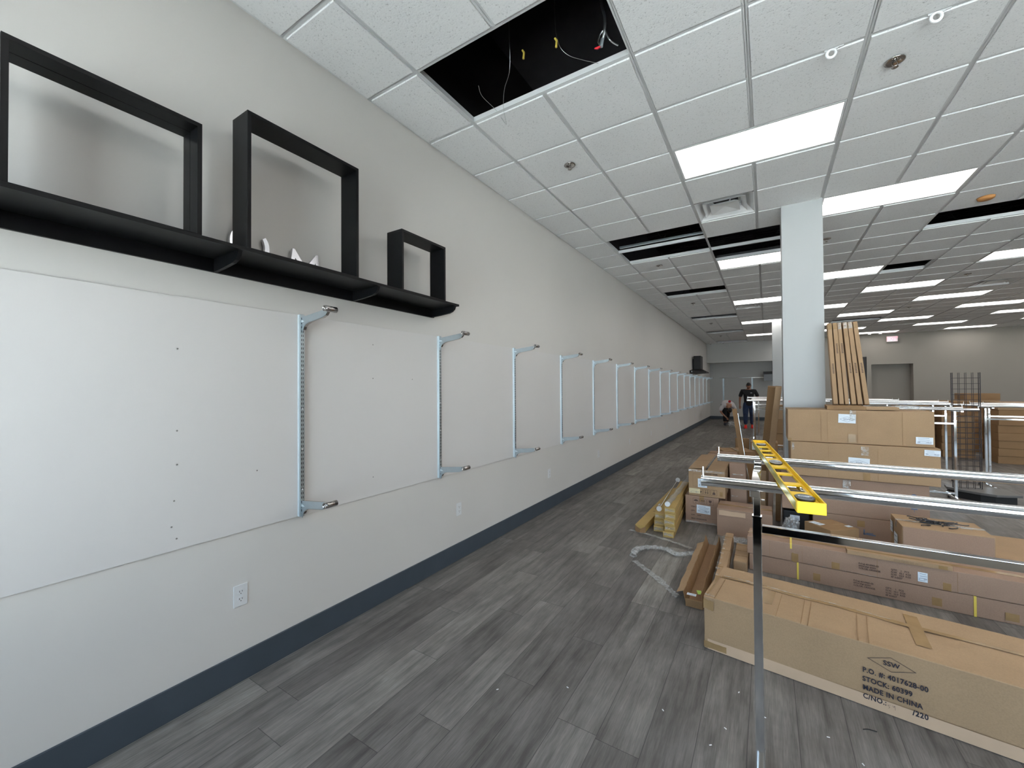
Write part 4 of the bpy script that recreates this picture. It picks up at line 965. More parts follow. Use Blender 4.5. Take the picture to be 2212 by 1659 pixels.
for k, (v, t) in enumerate(((0.55, '(o)'), (0.66, 'LED'), (0.72, 'QTY 1'), (1.25, 'A'))): mk.text(t, TOPF(0.075, v, 0.075, 0.003, PI / 2), 0.045, 0.8, 0.0)
mk.build('faint_print', M['ink_soft'], g); ship_label(g, TOPF(0.09, 0.85, 0.075, 0.004, PI / 2), 0.08, 0.05, 61)
mb = MB(); mb.add([(0.0, 0, 0.0), (0.055, -0.035, 0.0), (0.06, -0.03, 0.04), (0.0, 0, 0.07)], [(0, 1, 2, 3)]); mb.add([(0.11, 0, 0.0), (0.06, -0.034, 0.0), (0.065, -0.028, 0.045), (0.11, 0, 0.07)], [(0, 1, 2, 3)]); mb.build('end_flap', M['kraft_dark'], g)
# bagged rods on the gold cartons
tb = MB().tube(smooth([(1.50, 4.50, 0.336), (1.50, 5.0, 0.338), (1.49, 5.9, 0.336)], 10), [0.026 + 0.004 * math.sin(k * 1.3) for k in range(21)], 12).build('bagged_tube', M['clear']); tag(tb, 'clear plastic bag of tubing lying along the five-high gold pile', 'plastic bag')
rd = empty('metal_rod', (1.375, 4.66, 0.21)); tag(rd, 'thin chrome rod with white end discs lying over the gold boxes', 'rod')
MB().tube([(0, 0, 0.012), (-0.01, 1.15, 0.10)], 0.006, 8).build('rod', M['chrome'], rd)
for p in ((0.0, -0.01, 0.012), (-0.01, 1.16, 0.10)): MB().tube([(p[0], p[1] - 0.006, p[2]), (p[0], p[1] + 0.006, p[2])], 0.028, 16).build('end_disc', M['white_plastic'], rd)
rd2 = empty('end_cap', (1.50, 4.452, 0.336)); MB().tube([(0, 0, 0), (0, 0.014, 0)], 0.026, 18).build('cap_disc', M['white_plastic'], rd2); tag(rd2, 'white round cap at the mouth of the bagged tubing', 'cap')

# split wrapping cartons beside the SSW box
K1 = empty('opened_carton', (1.945, 3.12, 0)); tag(K1, 'long narrow torn-open carton lying along the end of the SSW box', 'opened carton')
mb = MB(); mb.box(-0.055, 0.055, 0, 1.32, 0.0, 0.004); mb.build('bottom_panel', M['kraft_inner'], K1)
def skew(x0, z0, x1, z1, y0, y1, nm, mt='kraft_dark'):
    b = MB(); n = 14; vs = []
    for k in range(n + 1):
        y = y0 + (y1 - y0) * k / n; w = 0.006 * math.sin(k * 1.7); vs += [(x0 + w * .3, y, z0), (x1 + w, y, z1 + w)]
    b.add(vs, [(2 * k, 2 * k + 1, 2 * k + 3, 2 * k + 2) for k in range(n)]); o = b.build(nm, M[mt], K1); so = o.modifiers.new('thick', 'SOLIDIFY'); so.thickness = 0.004; return o
skew(-0.055, 0.002, -0.075, 0.095, 0.0, 1.32, 'side_panel'); skew(0.055, 0.002, 0.040, 0.105, 0.0, 1.32, 'side_panel'); skew(-0.075, 0.095, -0.125, 0.075, 0.02, 1.1, 'bent_flap', 'kraft')
MB().box(-0.062, 0.050, -0.012, 0.0, 0.0, 0.055).build('end_wrap', M['kraft_dark'], K1, bevel=0.004)
ship_label(K1, TOPF(-0.055, 0.0, 0.078, 0.0), 0.06, 0.035, 71); patch(K1, TOPF(0.012, 0.05, 0.075, 0.0, 0.3), 0.03, 0.06, 'green', 'green_patch')
K2 = carton('creased tan carton with shiny tape leaning against the end of the SSW box', (2.045, 3.30, 0), math.radians(0.4), 0.062, 1.18, 0.135, 'kraft', None, None, name='creased_carton', wob=0.012, nx=3, ny=24, nz=4)
for k in range(9): patch(K2, TOPF(-0.004, 0.08 + k * 0.115, 0.15, 0.002, 0.15), 0.03, 0.035, 'clear_tape', jag=0.006)
for k in (0.25, 0.62, 0.98): patch(K2, TOPF(0.0, k, 0.15, 0.0025, 0.05), 0.076, 0.012, 'tape', jag=0.001)
K3 = carton('crumpled low cardboard wrap between the creased carton and the strapped boxes', (2.132, 3.92, 0), 0, 0.100, 0.46, 0.085, 'kraft', None, None, name='creased_carton', wob=0.010, nx=6, ny=26, nz=3)
for k in (0.12, 0.25, 0.4): patch(K3, TOPF(0.0, k, 0.085, 0.002, 0.05), 0.098, 0.012, 'tape', jag=0.003)
carton('end of a small pink box tucked against the strapped long boxes', (2.185, 3.86, 0), 0, 0.10, 0.13, 0.17, 'kraft_pink', None, None, wob=0.003, nx=3, ny=3, nz=4) if False else None

# clear wrapping on the floor
def film_tube(pts, r, label, seed, flat=0.35):
    P = smooth([(x, y, r * flat + 0.002) for x, y in pts], 10); R = random.Random(seed)
    vs = []; fs = []; seg = 8
    for i, p in enumerate(P):
        d = (P[min(i + 1, len(P) - 1)] - P[max(i - 1, 0)]).normalized(); nx_ = Vector((-d.y, d.x, 0)); q = R.uniform(0.65, 1.25)
        for k in range(seg):
            a = 2 * PI * k / seg; vs.append(p + nx_ * math.cos(a) * r * q * R.uniform(0.85, 1.15) + Vector((0, 0, math.sin(a) * r * flat * R.uniform(0.6, 1.3))))
    for v in vs: v.z = max(v.z, 0.001)
    fs = [(i * seg + k, i * seg + (k + 1) % seg, (i + 1) * seg + (k + 1) % seg, (i + 1) * seg + k) for i in range(len(P) - 1) for k in range(seg)]
    mb = MB(); mb.add(vs, fs, False); o = mb.build('plastic_wrap', M['clear']); tag(o, label, 'plastic wrap', 'clear wrapping on the floor'); return o
film_tube([(1.342, 3.744), (1.328, 3.85), (1.345, 3.935), (1.445, 4.03), (1.567, 4.055), (1.668, 3.975), (1.765, 4.05), (1.83, 4.11)], 0.032, 'crinkled twist of clear wrap bending across the floor', 5, 0.6)
film_tube([(1.375, 3.675), (1.45, 3.60), (1.62, 3.435), (1.76, 3.27), (1.82, 3.20)], 0.028, 'flat strip of clear wrap pointing toward the SSW box end', 6, 0.12)
film_tube([(1.106, 4.454), (1.20, 4.44), (1.312, 4.413), (1.558, 4.332), (1.76, 4.235)], 0.025, 'straight strip of clear wrap in front of the gold boxes', 7, 0.12)
o = link('plastic_film', crumple(0, 0, 0.03, 0.12, 0.055, 0.03, 6)); o.location = (2.12, 4.62, 0); tag(o, 'crumpled clear film on the floor in front of the plain low box', 'plastic film')

# leaning things by the column
def plank_between(name, a, b, w, t, mat, label, cat, facing=(0, -1, 0)):
    a = Vector(a); b = Vector(b); z = (b - a).normalized(); y = Vector(facing); x = y.cross(z).normalized(); y = z.cross(x).normalized()
    L = (b - a).length; me = carton_mesh(w, t, L, None, 2, 2, 20, 0.003, 31); me.materials.append(M[mat]); o = link(name, me, None, bevel=0.003); o.modifiers['bevel'].angle_limit = math.radians(60)
    mt = Matrix((x, y, z)).transposed().to_4x4(); mt.translation = a - x * w / 2; o.matrix_world = mt; tag(o, label, cat); return o
tA = plank_between('tall_carton', (2.352, 6.10, 0.004), (2.506, 5.70, 1.555), 0.062, 0.045, 'kraft', 'narrow tall carton with printed edge leaning on the near column', 'cardboard box')
mk = Marks(); mk.text('SHELVING', FRONT(0.045, 0.86, 0.004) @ Matrix.Rotation(PI / 2, 4, 'Z'), 0.035, 0.8, 0.001); mk.text('L53T', FRONT(0.045, 0.72, 0.004) @ Matrix.Rotation(PI / 2, 4, 'Z'), 0.035, 0.8, 0.001); mk.build('edge_print', M['ink_soft'], tA)
patch(tA, FRONT(0.004, 1.50, 0.004), 0.05, 0.09, 'clear_tape', jag=0.005)
plank_between('tall_carton', (2.325, 6.50, 0.004), (2.465, 5.98, 1.555), 0.13, 0.05, 'kraft_dark', 'wide flat carton leaning behind the printed narrow one at the near column', 'cardboard box')
pl = plank_between('wrapped_strip', (2.175, 6.35, 0.004), (2.005, 6.45, 1.245), 0.055, 0.03, 'kraft_dark', 'single thin strip in brown card leaning toward the bracket wall', 'strip')
mb = MB(); pts_ = [(-0.004, 0.01, z * 0.0625) for z in range(20)]; mb.tube(pts_, [0.006 + 0.003 * (k % 2) for k in range(20)], 6); mb.build('film_edge', M['chrome'], pl)
for k in range(3):
    plank_between('tall_carton', (2.33 + 0.075 * k, 5.60 + .02 * k, 0.004), (2.345 + 0.075 * k, 5.66, 0.56 + 0.03 * k), 0.05, 0.04, ['kraft', 'kraft_pink', 'kraft_dark'][k], ['short upright carton nearest the plain low box', 'short pinkish upright carton between two brown ones', 'short dark upright carton tight against the near column'][k], 'cardboard box')

# ------------------------------------------------------------------ far cartons
def pile(x, y, n, L, D, h, base_label, seed, z0=0.0, grp='carton piles at the back'):
    R = random.Random(seed)
    for k in range(n):
        carton('%s carton up from the floor %s' % (ORD[k], base_label), (x + R.uniform(-.012, .012), y + R.uniform(-.02, .02), z0 + k * (h + 0.002)), 0, L, D, h, R.choice(['kraft_dark', 'kraft_dark', 'kraft']), 'x', 'tape', group=grp, wob=0.003, nx=5, ny=3, nz=2)
pile(6.28, 12.0, 8, 1.15, 0.7, 0.150, 'in the widest pile behind the chrome racks', 1)
pile(5.62, 12.55, 8, 0.50, 0.7, 0.150, 'in the pile half hidden by the wire grid tower', 2)
pile(4.95, 12.6, 7, 0.50, 0.7, 0.160, 'in the pile seen between the chrome posts', 3)
pile(6.35, 13.9, 9, 0.58, 0.6, 0.150, 'in the taller pile rising behind the racks', 4)
pile(7.75, 14.2, 9, 0.9, 0.6, 0.145, 'in the pile cut by the picture edge', 5)
pile(2.50, 12.5, 3, 0.45, 0.5, 0.36, 'in the pile beyond the leaning tall cartons', 6)

# ------------------------------------------------------------------ chrome racks
def rack(label, x0, x1, yc, group='chrome double-rail racks', h=1.24, half=0.255, bar_z=1.039, detail=True):
    """double-rail garment rack standing on its own foot bars"""
    r = empty('garment_rack', (x0, yc, 0)); tag(r, label, 'clothes rack', group)
    W_ = x1 - x0; sg = 20 if detail else 10
    for s in (-1, 1):
        y = s * half
        t = MB().tube([(0, y, h), (W_, y, h)], 0.0165, sg).build('hang_rail', M['chrome'], r)
        for xe in (0.004, W_ - 0.004): MB().tube([(xe, y, h), (xe, y, h + 0.045)], 0.0032, 8).build('end_stop', M['chrome'], t)
        for xe in (0.0, W_): MB().tube([(xe - 0.001, y, h), (xe + 0.001, y, h)], 0.0172, sg).build('rail_cap', M['chrome'], t)
    for xp in (0.146, W_ - 0.146):
        p = MB().box(xp - 0.011, xp + 0.011, -0.011, 0.011, 1.06, h - 0.018).build('inner_post', M['chrome'], r, bevel=0.0015)
        MB().box(xp - 0.0135, xp + 0.0135, -half, half, h - 0.036, h - 0.016).build('cross_arm', M['chrome'], r, bevel=0.0015)
        MB().box(xp - 0.0135, xp + 0.0135, -0.0135, 0.0135, 0.06, 1.08).build('outer_post', M['chrome'], r, bevel=0.0015)
        MB().box(xp - 0.0150, xp + 0.0150, -0.0150, 0.0150, 1.078, 1.083).build('collar', M['chrome'], r)
        ft = MB().box(xp - 0.0135, xp + 0.0135, -0.28, 0.28, 0.035, 0.06).build('foot_bar', M['chrome'], r, bevel=0.0015)
        for yy in (-0.25, 0.25): MB().tube([(xp, yy, 0), (xp, yy, 0.035)], 0.012, 10).build('glide', M['black_matte'], ft)
        MB().tube([(xp + 0.0135, 0, 1.14), (xp + 0.024, 0, 1.14)], 0.0035, 8).build('push_button', M['chrome'], p)
    MB().box(0.16, W_ - 0.16, -0.0125, 0.0125, bar_z - 0.0125, bar_z + 0.0125).build('tie_bar', M['chrome'], r, bevel=0.0015)
    MB().box(0.16, W_ - 0.16, -0.0125, 0.0125, 0.10, 0.125).build('lower_bar', M['chrome'], r, bevel=0.0015)
    return r
rack('chrome double-rail rack with the yellow level lying across it', 2.208, 3.73, 1.70)
rack('chrome rack just behind the big box stack, cropped by it', 3.10, 4.655, 7.75, detail=False)
rack('chrome rack beside the wire grid tower, running out past the picture edge', 5.05, 6.57, 9.06, detail=False)
rack('chrome rack second row behind the wire grid tower', 3.55, 5.08, 9.70, detail=False)
rack('chrome rack third row behind the wire grid tower', 3.7, 5.25, 11.0, detail=False)
rack('chrome rack farthest back on the carton pile side', 3.86, 5.38, 12.3, detail=False) if False else rack('chrome rack farthest back before the recessed wall', 3.0, 4.85, 12.4, detail=False)
rack('chrome rack out past the wire grid tower, behind the one at the picture edge', 5.35, 6.9, 9.9, detail=False)
rack('chrome rack at the aisle, first beyond the near column', 2.00, 3.50, 11.0, detail=False)
rack('chrome rack at the aisle, second beyond the near column', 2.06, 3.50, 12.0, detail=False)
rack('chrome rack at the aisle, third beyond the near column', 1.90, 3.40, 14.0, detail=False)

# 48-inch level on the two rails
lv = empty('spirit_level', (2.4, 1.115, 1.2575)); lv.rotation_euler = (0, 0, math.radians(5.55)); lv.location = (2.4425, 1.115, 1.2575)
tag(lv, 'long yellow spirit level lying across the two chrome rails', 'spirit level')
LL = 1.19; LW = 0.0545; LH = 0.0255
mb = MB()
win = [(0.04, 0.115, 'v'), (0.15, 0.235, 'w'), (0.265, 0.385, 'w'), (0.415, 0.50, 'w'), (0.545, 0.645, 'v'), (0.70, 0.785, 'w'), (0.815, 0.905, 'w'), (0.935, 1.02, 'w'), (1.06, 1.14, 'v')]
ys = [0.003]; web = []
prev_ = 0.0
for a, b, t in win: web.append((prev_, a)); prev_ = b
web.append((prev_, LL))
for a, b in web: mb.box(0.003, LW - 0.003, a, b, 0.010, 0.0155)
for a, b, t in win: mb.box(0.003, 0.009, a, b, 0.010, 0.0155); mb.box(LW - 0.009, LW - 0.003, a, b, 0.010, 0.0155)
mb.build('web', M['yellow'], lv, bevel=0.001)
MB().box(0, 0.003, 0, LL, 0, LH).build('edge_flange', M['yellow'], lv, bevel=0.0008); MB().box(LW - 0.003, LW, 0, LL, 0, LH).build('edge_flange', M['yellow'], lv, bevel=0.0008)
MB().box(-0.0006, 0.0, 0.01, LL - 0.01, 0.004, LH - 0.003).build('rule_strip', M['yellow_label'], lv)
tk = Marks()
for k in range(110): u = 0.02 + k * 0.0105; tk.line((-u, 0.006), (-u, 0.009 if k % 4 else 0.014), 0.0007, LEFTF(0, 0, 0.0012))
for k in range(1, 22): tk.text(str(k % 12 + 1), LEFTF(0.02 + k * 0.053, 0.013, 0.0012), 0.007, 0.9)
tk.build('rule_marks', M['ink'], lv)
MB().box(0.0005, LW - 0.0005, -0.0025, 0.0, 0.0, LH + 0.001).build('end_cap', M['yellow'], lv, bevel=0.002); MB().box(0.0005, LW - 0.0005, LL, LL + 0.0025, 0, LH + 0.001).build('end_cap', M['yellow'], lv, bevel=0.002)
for a, b, t in win:
    if t != 'v': continue
    c = (a + b) / 2; rx, ry = 0.0205, (b - a) / 2 - 0.004
    pr = [(LW / 2 + rx * math.cos(q), c + ry * math.sin(q)) for q in [2 * PI * k / 28 for k in range(28)]]
    mb = MB().prism(pr, 'z', 0.006, 0.0195); vh = mb.build('vial_housing', M['vial'], lv, bevel=0.0015)
    MB().box(0.006, LW - 0.006, a + .0005, b - .0005, 0.009, 0.0145).build('vial_surround', M['yellow'], lv)
    MB().tube([(LW / 2 - 0.014, c, 0.020), (LW / 2 + 0.014, c, 0.020)], 0.0032, 10).build('vial', M['clear'], vh)

# ------------------------------------------------------------------ wire grid tower on its base
gt = empty('grid_tower', (4.80, 8.12, 0)); tag(gt, 'tall black wire grid tower standing on a low black base among the racks', 'display tower')
def wire_panel(o_, ex_, w, h, name):
    mb = MB(); ex_ = Vector(ex_).normalized(); o_ = Vector(o_)
    for k in range(5): p = o_ + ex_ * (w * k / 4); mb.tube([p, p + Vector((0, 0, h))], 0.005 if k in (0, 4) else 0.003, 6)
    for k in range(int(h / 0.0762) + 1):
        z = k * 0.0762; mb.tube([o_ + Vector((0, 0, z)), o_ + ex_ * w + Vector((0, 0, z))], 0.003, 6)
    mb.build(name, M['black_wire'], gt)
wire_panel((-0.22, -0.05, 0.126), (0.95, 0.28, 0), 0.305, 1.60, 'wire_panel'); wire_panel((-0.215, 0.02, 0.126), (0.95, 0.28, 0), 0.305, 1.60, 'wire_panel')
MB().prism([(-0.28, 0.02), (-0.21, -0.08), (-0.03, -0.24), (0.10, -0.30), (0.36, -0.20), (0.34, 0.18), (0.05, 0.32), (-0.25, 0.22)], 'z', 0.095, 0.125).build('base_top', plain('grey_laminate', (0.13, 0.125, 0.12), 0.4), gt, bevel=0.003)
MB().prism([(-0.26, 0.02), (-0.19, -0.06), (-0.02, -0.21), (0.10, -0.26), (0.32, -0.17), (0.30, 0.16), (0.05, 0.28), (-0.23, 0.19)], 'z', 0.0, 0.095).build('base_plinth', M['black_matte'], gt)
# small floor litter
fb = MB(); 
for q, (x, y) in enumerate([(2.362, 2.252), (2.251, 2.368), (2.212, 2.087), (2.165, 1.957), (2.704, 2.18), (2.60, 2.27), (2.95, 2.10), (1.5, 1.95), (1.2, 1.75), (1.95, 2.05)]):
    o = MB().box(-0.006, 0.006, -0.0025, 0.0025, 0, 0.002).build('foam_crumb', M['white_plastic'], bevel=0.0008); o.location = (x, y, 0.0); o.rotation_euler = (0, 0, q * 1.3)
    tag(o, 'tiny white scrap on the grey plank floor around the SSW box', 'scrap', 'white scraps on the floor')
o = MB().tube(smooth([(0, 0, 0.003), (0.02, 0.012, 0.003), (0.05, 0.015, 0.003)]), 0.002, 6).build('cable_tie', M['black_matte']); o.location = (2.737, 2.40, 0); tag(o, 'short black sliver on the planks in front of the stencilled box', 'cable tie')

# ------------------------------------------------------------------ people
def skinned(chains, name, mat, parent=None, root=0, sub=2, extra=None):
    """chains: lists of (x, y, z, r[, r2]); points that coincide are shared, so limbs join smoothly"""
    vs = []; rs = []; es = []
    def idx(p):
        for i, v in enumerate(vs):
            if (Vector(v) - Vector(p[:3])).length < 1e-4: return i
        vs.append(tuple(p[:3])); rs.append((p[3], p[4] if len(p) > 4 else p[3])); return len(vs) - 1
    for ch in chains:
        last = None
        for p in ch:
            i = idx(p)
            if last is not None and i != last: es.append((last, i))
            last = i
    me = bpy.data.meshes.new(name); me.from_pydata(vs, es, []); o = bpy.data.objects.new(name, me); COL.objects.link(o)
    o.modifiers.new('skin', 'SKIN').use_smooth_shade = True
    for i, d in enumerate(me.skin_vertices[0].data): d.radius = rs[i]; d.use_root = (i == root)
    ss = o.modifiers.new('sub', 'SUBSURF'); ss.levels = sub; ss.render_levels = sub
    dg = bpy.context.evaluated_depsgraph_get(); dg.update()
    m2 = bpy.data.meshes.new_from_object(o.evaluated_get(dg)); bpy.data.objects.remove(o)
    if extra:
        bm = bmesh.new(); bm.from_mesh(m2); extra(bm); bm.to_mesh(m2); bm.free()
    m2.materials.clear(); m2.materials.append(mat); m2.polygons.foreach_set('use_smooth', [True] * len(m2.polygons))
    return link(name, m2, parent)
def head_into(bm, c, tilt, yaw=0.0, s=1.0):
    """a head with brow, eye sockets, nose, mouth, chin and ears, facing -y before tilt"""
    R_ = Matrix.Translation(c) @ Matrix.Rotation(yaw, 4, 'Z') @ Matrix.Rotation(tilt, 4, 'X')
    for v in bmesh.ops.create_uvsphere(bm, u_segments=32, v_segments=24, radius=1.0)['verts']:
        x, y, z = v.co; w = 0.075 if z > -0.2 else 0.075 - 0.022 * (-z - 0.2)
        p = Vector((x * w, y * 0.095, z * 0.118))
        if y < 0:
            p.y -= 0.026 * math.exp(-((x / 0.16) ** 2 + ((z + 0.12) / 0.16) ** 2))          # nose
            p.y += 0.012 * (math.exp(-(((x - 0.42) / 0.18) ** 2 + ((z - 0.08) / 0.11) ** 2)) + math.exp(-(((x + 0.42) / 0.18) ** 2 + ((z - 0.08) / 0.11) ** 2)))
            p.y -= 0.006 * math.exp(-((x / 0.35) ** 2 + ((z + 0.47) / 0.08) ** 2)); p.y -= 0.010 * math.exp(-((x / 0.3) ** 2 + ((z + 0.80) / 0.16) ** 2))
        v.co = R_ @ (p * s)
    for sx_ in (-1, 1):
        for v in bmesh.ops.create_uvsphere(bm, u_segments=10, v_segments=8, radius=1.0)['verts']: v.co = R_ @ (Vector((sx_ * 0.077 + v.co.x * 0.010, 0.008 + v.co.y * 0.018, -0.005 + v.co.z * 0.030)) * s)
def hair_cap(c, tilt, yaw, parent, beard=False):
    R_ = Matrix.Translation(c) @ Matrix.Rotation(yaw, 4, 'Z') @ Matrix.Rotation(tilt, 4, 'X')
    bm = bmesh.new(); bmesh.ops.create_uvsphere(bm, u_segments=28, v_segments=20, radius=1.0)
    dele = [v for v in bm.verts if (v.co.z < 0.30 and v.co.y < -0.25) or v.co.z < -0.45]
    bmesh.ops.delete(bm, geom=dele, context='VERTS')
    for v in bm.verts:
        k = 1.0 + 0.05 * noise.noise(v.co * 6); v.co = R_ @ Vector((v.co.x * 0.081 * k, v.co.y * 0.101 * k + 0.003, v.co.z * 0.126 * k + 0.002))
    me = bpy.data.meshes.new('hair'); bm.to_mesh(me); bm.free(); me.materials.append(M['hair']); o = link('hair', me, parent)
    sd = o.modifiers.new('t', 'SOLIDIFY'); sd.thickness = 0.006
    if beard:
        bm = bmesh.new(); bmesh.ops.create_uvsphere(bm, u_segments=24, v_segments=20, radius=1.0)
        bmesh.ops.delete(bm, geom=[v for v in bm.verts if v.co.y > 0.1 or v.co.z > -0.42 or (abs(v.co.x) < 0.16 and v.co.z > -0.50)], context='VERTS')
        for v in bm.verts: v.co = R_ @ Vector((v.co.x * 0.068, v.co.y * 0.098 - 0.004, v.co.z * 0.121))
        me = bpy.data.meshes.new('beard'); bm.to_mesh(me); bm.free(); me.materials.append(M['hair']); link('beard', me, parent)
def hand(w, d, side, curl=0.4):
    """palm plus four fingers and a thumb, growing from wrist w along d"""
    w = Vector(w); d = Vector(d).normalized(); a = Vector((side, 0, 0)); a = (a - d * a.dot(d)).normalized(); n = d.cross(a).normalized()
    palm = w + d * 0.075; out = [[(*w, 0.024, 0.018), (*(w + d * 0.04), 0.030, 0.016), (*palm, 0.034, 0.014)]]
    for k, (off, L) in enumerate(((-0.024, 0.062), (-0.008, 0.072), (0.008, 0.068), (0.023, 0.054))):
        b = palm + a * off + d * 0.012; m_ = b + d * L * 0.5 - n * L * 0.12 * curl * 2; t = m_ + d * L * 0.42 - n * L * 0.42 * curl * 1.6
        out.append([(*palm, 0.034, 0.014), (*b, 0.010, 0.009), (*m_, 0.0085, 0.0085), (*t, 0.007, 0.007)])
    tb = w + d * 0.03 - a * 0.02 * 1.0
    out.append([(*(w + d * 0.04), 0.030, 0.016), (*(w + d * 0.055 - a * 0.036), 0.011, 0.010), (*(w + d * 0.095 - a * 0.048 - n * 0.008), 0.0085, 0.0085)])
    return out
M['skin'] = plain('skin_brown', s8(150, 104, 80), 0.55, var=0.05, scale=20)
M['skin_light'] = plain('skin_tan', s8(176, 128, 104), 0.55, var=0.05, scale=20)
M['hair'] = plain('black_hair', (0.012, 0.010, 0.010), 0.6)
M['tee_black'] = plain('black_cotton', (0.008, 0.008, 0.010), 0.85, var=0.2, scale=12)
M['tee_white'] = plain('white_cotton', (0.60, 0.58, 0.60), 0.85, var=0.05, scale=12)
M['denim'] = plain('blue_denim', s8(42, 58, 88), 0.85, var=0.25, scale=9)
M['denim_black'] = plain('black_denim', (0.010, 0.010, 0.013), 0.85)
M['shoe_red'] = plain('red_shoe', s8(232, 40, 34), 0.5)
M['shoe_dark'] = plain('dark_shoe', (0.03, 0.035, 0.045), 0.5)
def shoe(parent, x, y, yaw, mat, sole=None):
    prof = [(-0.045, -0.20), (0.0, -0.225), (0.045, -0.20), (0.052, -0.10), (0.036, 0.0), (0.040, 0.075), (0.0, 0.09), (-0.040, 0.075), (-0.036, 0.0), (-0.052, -0.10)]
    mt = Matrix.Translation((x, y, 0)) @ Matrix.Rotation(yaw, 4, 'Z'); bm = bmesh.new(); rings = []
    for z, sc, fr in ((0.0, 1.0, 1.0), (0.03, 1.04, 1.0), (0.055, 0.98, 0.92), (0.080, 0.80, 0.45), (0.115, 0.78, 0.28)):
        rings.append([bm.verts.new(mt @ Vector((p[0] * sc, (p[1] * fr if p[1] < 0 else p[1] * sc), z))) for p in prof])
    for a, b in zip(rings, rings[1:]):
        for k in range(10): bm.faces.new((a[k], a[(k + 1) % 10], b[(k + 1) % 10], b[k]))
    bm.faces.new(rings[0][::-1]); bm.faces.new(rings[-1]); bmesh.ops.recalc_face_normals(bm, faces=bm.faces)
    me = bpy.data.meshes.new('shoe'); bm.to_mesh(me); bm.free(); me.materials.append(mat); me.polygons.foreach_set('use_smooth', [True] * len(me.polygons)); link('shoe', me, parent, bevel=0.004)

# standing man: weight on both feet, right arm hanging, left forearm raised in front, head bowed
p2 = empty('person', (1.80, 17.90, 0), math.radians(4)); tag(p2, 'standing man in black t-shirt, blue jeans and red shoes, looking down', 'person', 'two men at the far end of the aisle')
pel = (0, 0.0, 0.93, 0.145, 0.11)
sp_ = [(0, 0.0, 1.06, 0.140, 0.105), (0, 0.0, 1.22, 0.155, 0.115), (0, 0.01, 1.38, 0.150, 0.105), (0, 0.01, 1.455, 0.075, 0.07), (0, -0.005, 1.50, 0.056, 0.056), (0, -0.03, 1.57, 0.06, 0.06)]
chest = sp_[2]
armR = [chest, (-0.205, 0.01, 1.405, 0.062, 0.062), (-0.265, 0.02, 1.26, 0.050, 0.048), (-0.285, 0.02, 1.12, 0.042, 0.042), (-0.295, -0.02, 0.98, 0.036, 0.036), (-0.295, -0.05, 0.87, 0.026, 0.024)]
armL = [chest, (0.205, 0.01, 1.405, 0.062, 0.062), (0.275, 0.02, 1.27, 0.050, 0.048), (0.30, 0.0, 1.14, 0.042, 0.042), (0.22, -0.13, 1.12, 0.036, 0.036), (0.13, -0.22, 1.14, 0.026, 0.024)]
legR = [pel, (-0.095, 0.0, 0.86, 0.095, 0.10), (-0.105, -0.01, 0.66, 0.082, 0.085), (-0.11, -0.02, 0.50, 0.060, 0.062), (-0.11, 0.01, 0.34, 0.056, 0.060), (-0.11, 0.02, 0.11, 0.038, 0.042), (-0.11, 0.0, 0.05, 0.038, 0.05), (-0.112, -0.12, 0.035, 0.036, 0.026)]
legL = [pel, (0.095, 0.0, 0.86, 0.095, 0.10), (0.105, 0.04, 0.66, 0.082, 0.085), (0.11, 0.06, 0.50, 0.060, 0.062), (0.11, 0.11, 0.34, 0.056, 0.060), (0.11, 0.14, 0.11, 0.038, 0.042), (0.11, 0.13, 0.05, 0.038, 0.05), (0.115, 0.01, 0.035, 0.036, 0.026)]
hc = Vector((0, -0.055, 1.605))
skinned([[pel] + sp_, armR, armL, legR, legL] + hand(armR[-1][:3], (0, -0.12, -1), -1) + hand(armL[-1][:3], (-0.8, -0.6, 0.05), 1), 'body', M['skin'], p2, 0, 2, lambda bm: head_into(bm, hc, 0.42))
def fat(ch, k, a, b=None): return [(*p[:3], p[3] + k, (p[4] if len(p) > 4 else p[3]) + k) for p in ch[a:b]]
sh_ = [(*pel[:2], 0.80, 0.175, 0.145), (*pel[:2], 0.93, 0.172, 0.142)] + fat([pel] + sp_, 0.030, 1, 4) + [(0, 0.01, 1.445, 0.098, 0.085)]
ch2 = sh_[4]
skinned([sh_, [ch2] + fat(armR, 0.026, 1, 3) + [(-0.282, 0.02, 1.17, 0.070, 0.068)], [ch2] + fat(armL, 0.022, 1, 3) + [(0.297, 0.01, 1.18, 0.070, 0.068)]], 't_shirt', M['tee_black'], p2)
MB().box(0.05, 0.11, -0.1445, -0.1425, 1.33, 1.343).build('chest_print', M['paper'], p2)
jp = (*pel[:2], 0.92, 0.158, 0.125)
skinned([[(0, 0, 1.04, 0.150, 0.115), jp], [jp] + fat(legR, 0.026, 1, 5) + [(-0.11, 0.02, 0.13, 0.062, 0.066)], [jp] + fat(legL, 0.026, 1, 5) + [(0.11, 0.14, 0.13, 0.066, 0.070)]], 'jeans', M['denim'], p2)
shoe(p2, -0.11, 0.02, -0.05, M['shoe_red']); shoe(p2, 0.112, 0.15, 0.08, M['shoe_red']); hair_cap(hc, 0.42, 0.0, p2, True)

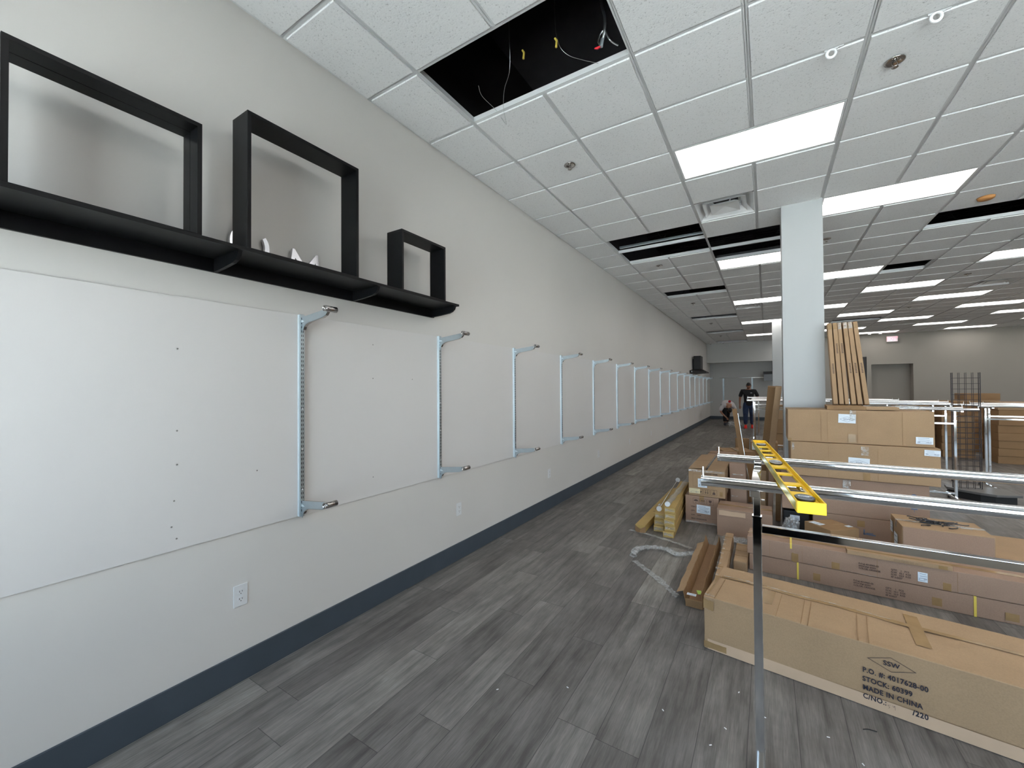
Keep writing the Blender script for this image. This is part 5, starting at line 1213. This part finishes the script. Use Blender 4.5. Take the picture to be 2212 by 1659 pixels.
# bending man: hips high, back toward the ceiling, both hands down to the film on the floor
p1 = empty('person', (0.95, 19.0, 0), math.radians(14)); tag(p1, 'man bending over in white t-shirt and black trousers, hands near the floor', 'person', 'two men at the far end of the aisle')
pel = (0, 0.06, 0.86, 0.145, 0.115)
sp1 = [(0, -0.06, 0.905, 0.140, 0.10), (0.01, -0.22, 0.90, 0.155, 0.105), (0.02, -0.37, 0.83, 0.155, 0.10), (0.03, -0.45, 0.765, 0.075, 0.07), (0.03, -0.49, 0.72, 0.056, 0.056), (0.035, -0.53, 0.67, 0.06, 0.06)]
chest = sp1[2]
armR = [chest, (-0.185, -0.38, 0.80, 0.062, 0.060), (-0.27, -0.40, 0.66, 0.050, 0.048), (-0.25, -0.42, 0.54, 0.042, 0.040), (-0.17, -0.46, 0.44, 0.036, 0.034), (-0.09, -0.49, 0.36, 0.026, 0.024)]
armL = [chest, (0.225, -0.38, 0.79, 0.062, 0.060), (0.27, -0.42, 0.66, 0.050, 0.048), (0.275, -0.45, 0.53, 0.042, 0.040), (0.27, -0.49, 0.41, 0.036, 0.034), (0.26, -0.51, 0.31, 0.026, 0.024)]
legR = [pel, (-0.09, 0.05, 0.80, 0.095, 0.10), (-0.07, -0.03, 0.62, 0.082, 0.085), (-0.05, -0.08, 0.46, 0.060, 0.062), (-0.05, -0.04, 0.30, 0.056, 0.060), (-0.05, 0.0, 0.11, 0.038, 0.042), (-0.05, -0.02, 0.05, 0.038, 0.05), (-0.045, -0.13, 0.035, 0.036, 0.026)]
legL = [pel, (0.09, 0.05, 0.80, 0.095, 0.10), (0.10, 0.12, 0.62, 0.082, 0.085), (0.10, 0.16, 0.46, 0.060, 0.062), (0.10, 0.26, 0.30, 0.056, 0.060), (0.10, 0.34, 0.11, 0.038, 0.042), (0.10, 0.33, 0.05, 0.038, 0.05), (0.10, 0.22, 0.035, 0.036, 0.026)]
hc1 = Vector((0.04, -0.555, 0.635))
skinned([[pel] + sp1, armR, armL, legR, legL] + hand(armR[-1][:3], (0.5, -0.2, -0.8), -1) + hand(armL[-1][:3], (-0.1, -0.2, -1), 1), 'body', M['skin_light'], p1, 0, 2, lambda bm: head_into(bm, hc1, 1.35))
sh_ = [(0, 0.10, 0.86, 0.170, 0.145), (0, 0.03, 0.90, 0.172, 0.145)] + fat([pel] + sp1, 0.045, 1, 4) + [(0.03, -0.44, 0.775, 0.098, 0.085)]
ch2 = sh_[4]
skinned([sh_, [ch2] + fat(armR, 0.030, 1, 3) + [(-0.262, -0.41, 0.585, 0.066, 0.064)], [ch2] + fat(armL, 0.022, 1, 3) + [(0.274, -0.44, 0.575, 0.066, 0.064)]], 't_shirt', M['tee_white'], p1)
bk_ = MB().ring((0.07, -0.36, 0.965), (0.07, -0.385, 1.005), 0.048, 0.028, 20); bk_.build('back_logo', M['red'], p1)
jp = (0, 0.06, 0.86, 0.158, 0.128)
skinned([[(0, 0.0, 0.89, 0.148, 0.115), jp], [jp] + fat(legR, 0.018, 1, 5) + [(-0.05, 0.0, 0.13, 0.062, 0.066)], [jp] + fat(legL, 0.018, 1, 5) + [(0.10, 0.34, 0.13, 0.062, 0.066)]], 'trousers', M['denim_black'], p1)
shoe(p1, -0.05, 0.0, 0.0, M['shoe_dark']); shoe(p1, 0.10, 0.34, 0.1, M['shoe_dark']); hair_cap(hc1, 1.35, 0.0, p1)
mb = MB(); o = link('plastic_film', crumple(0, 0, 0.11, 0.24, 0.20, 0.12, 15)); o.location = (1.31, 18.08, 0); tag(o, 'loose heap of clear film under the hands of the bending man', 'plastic film')
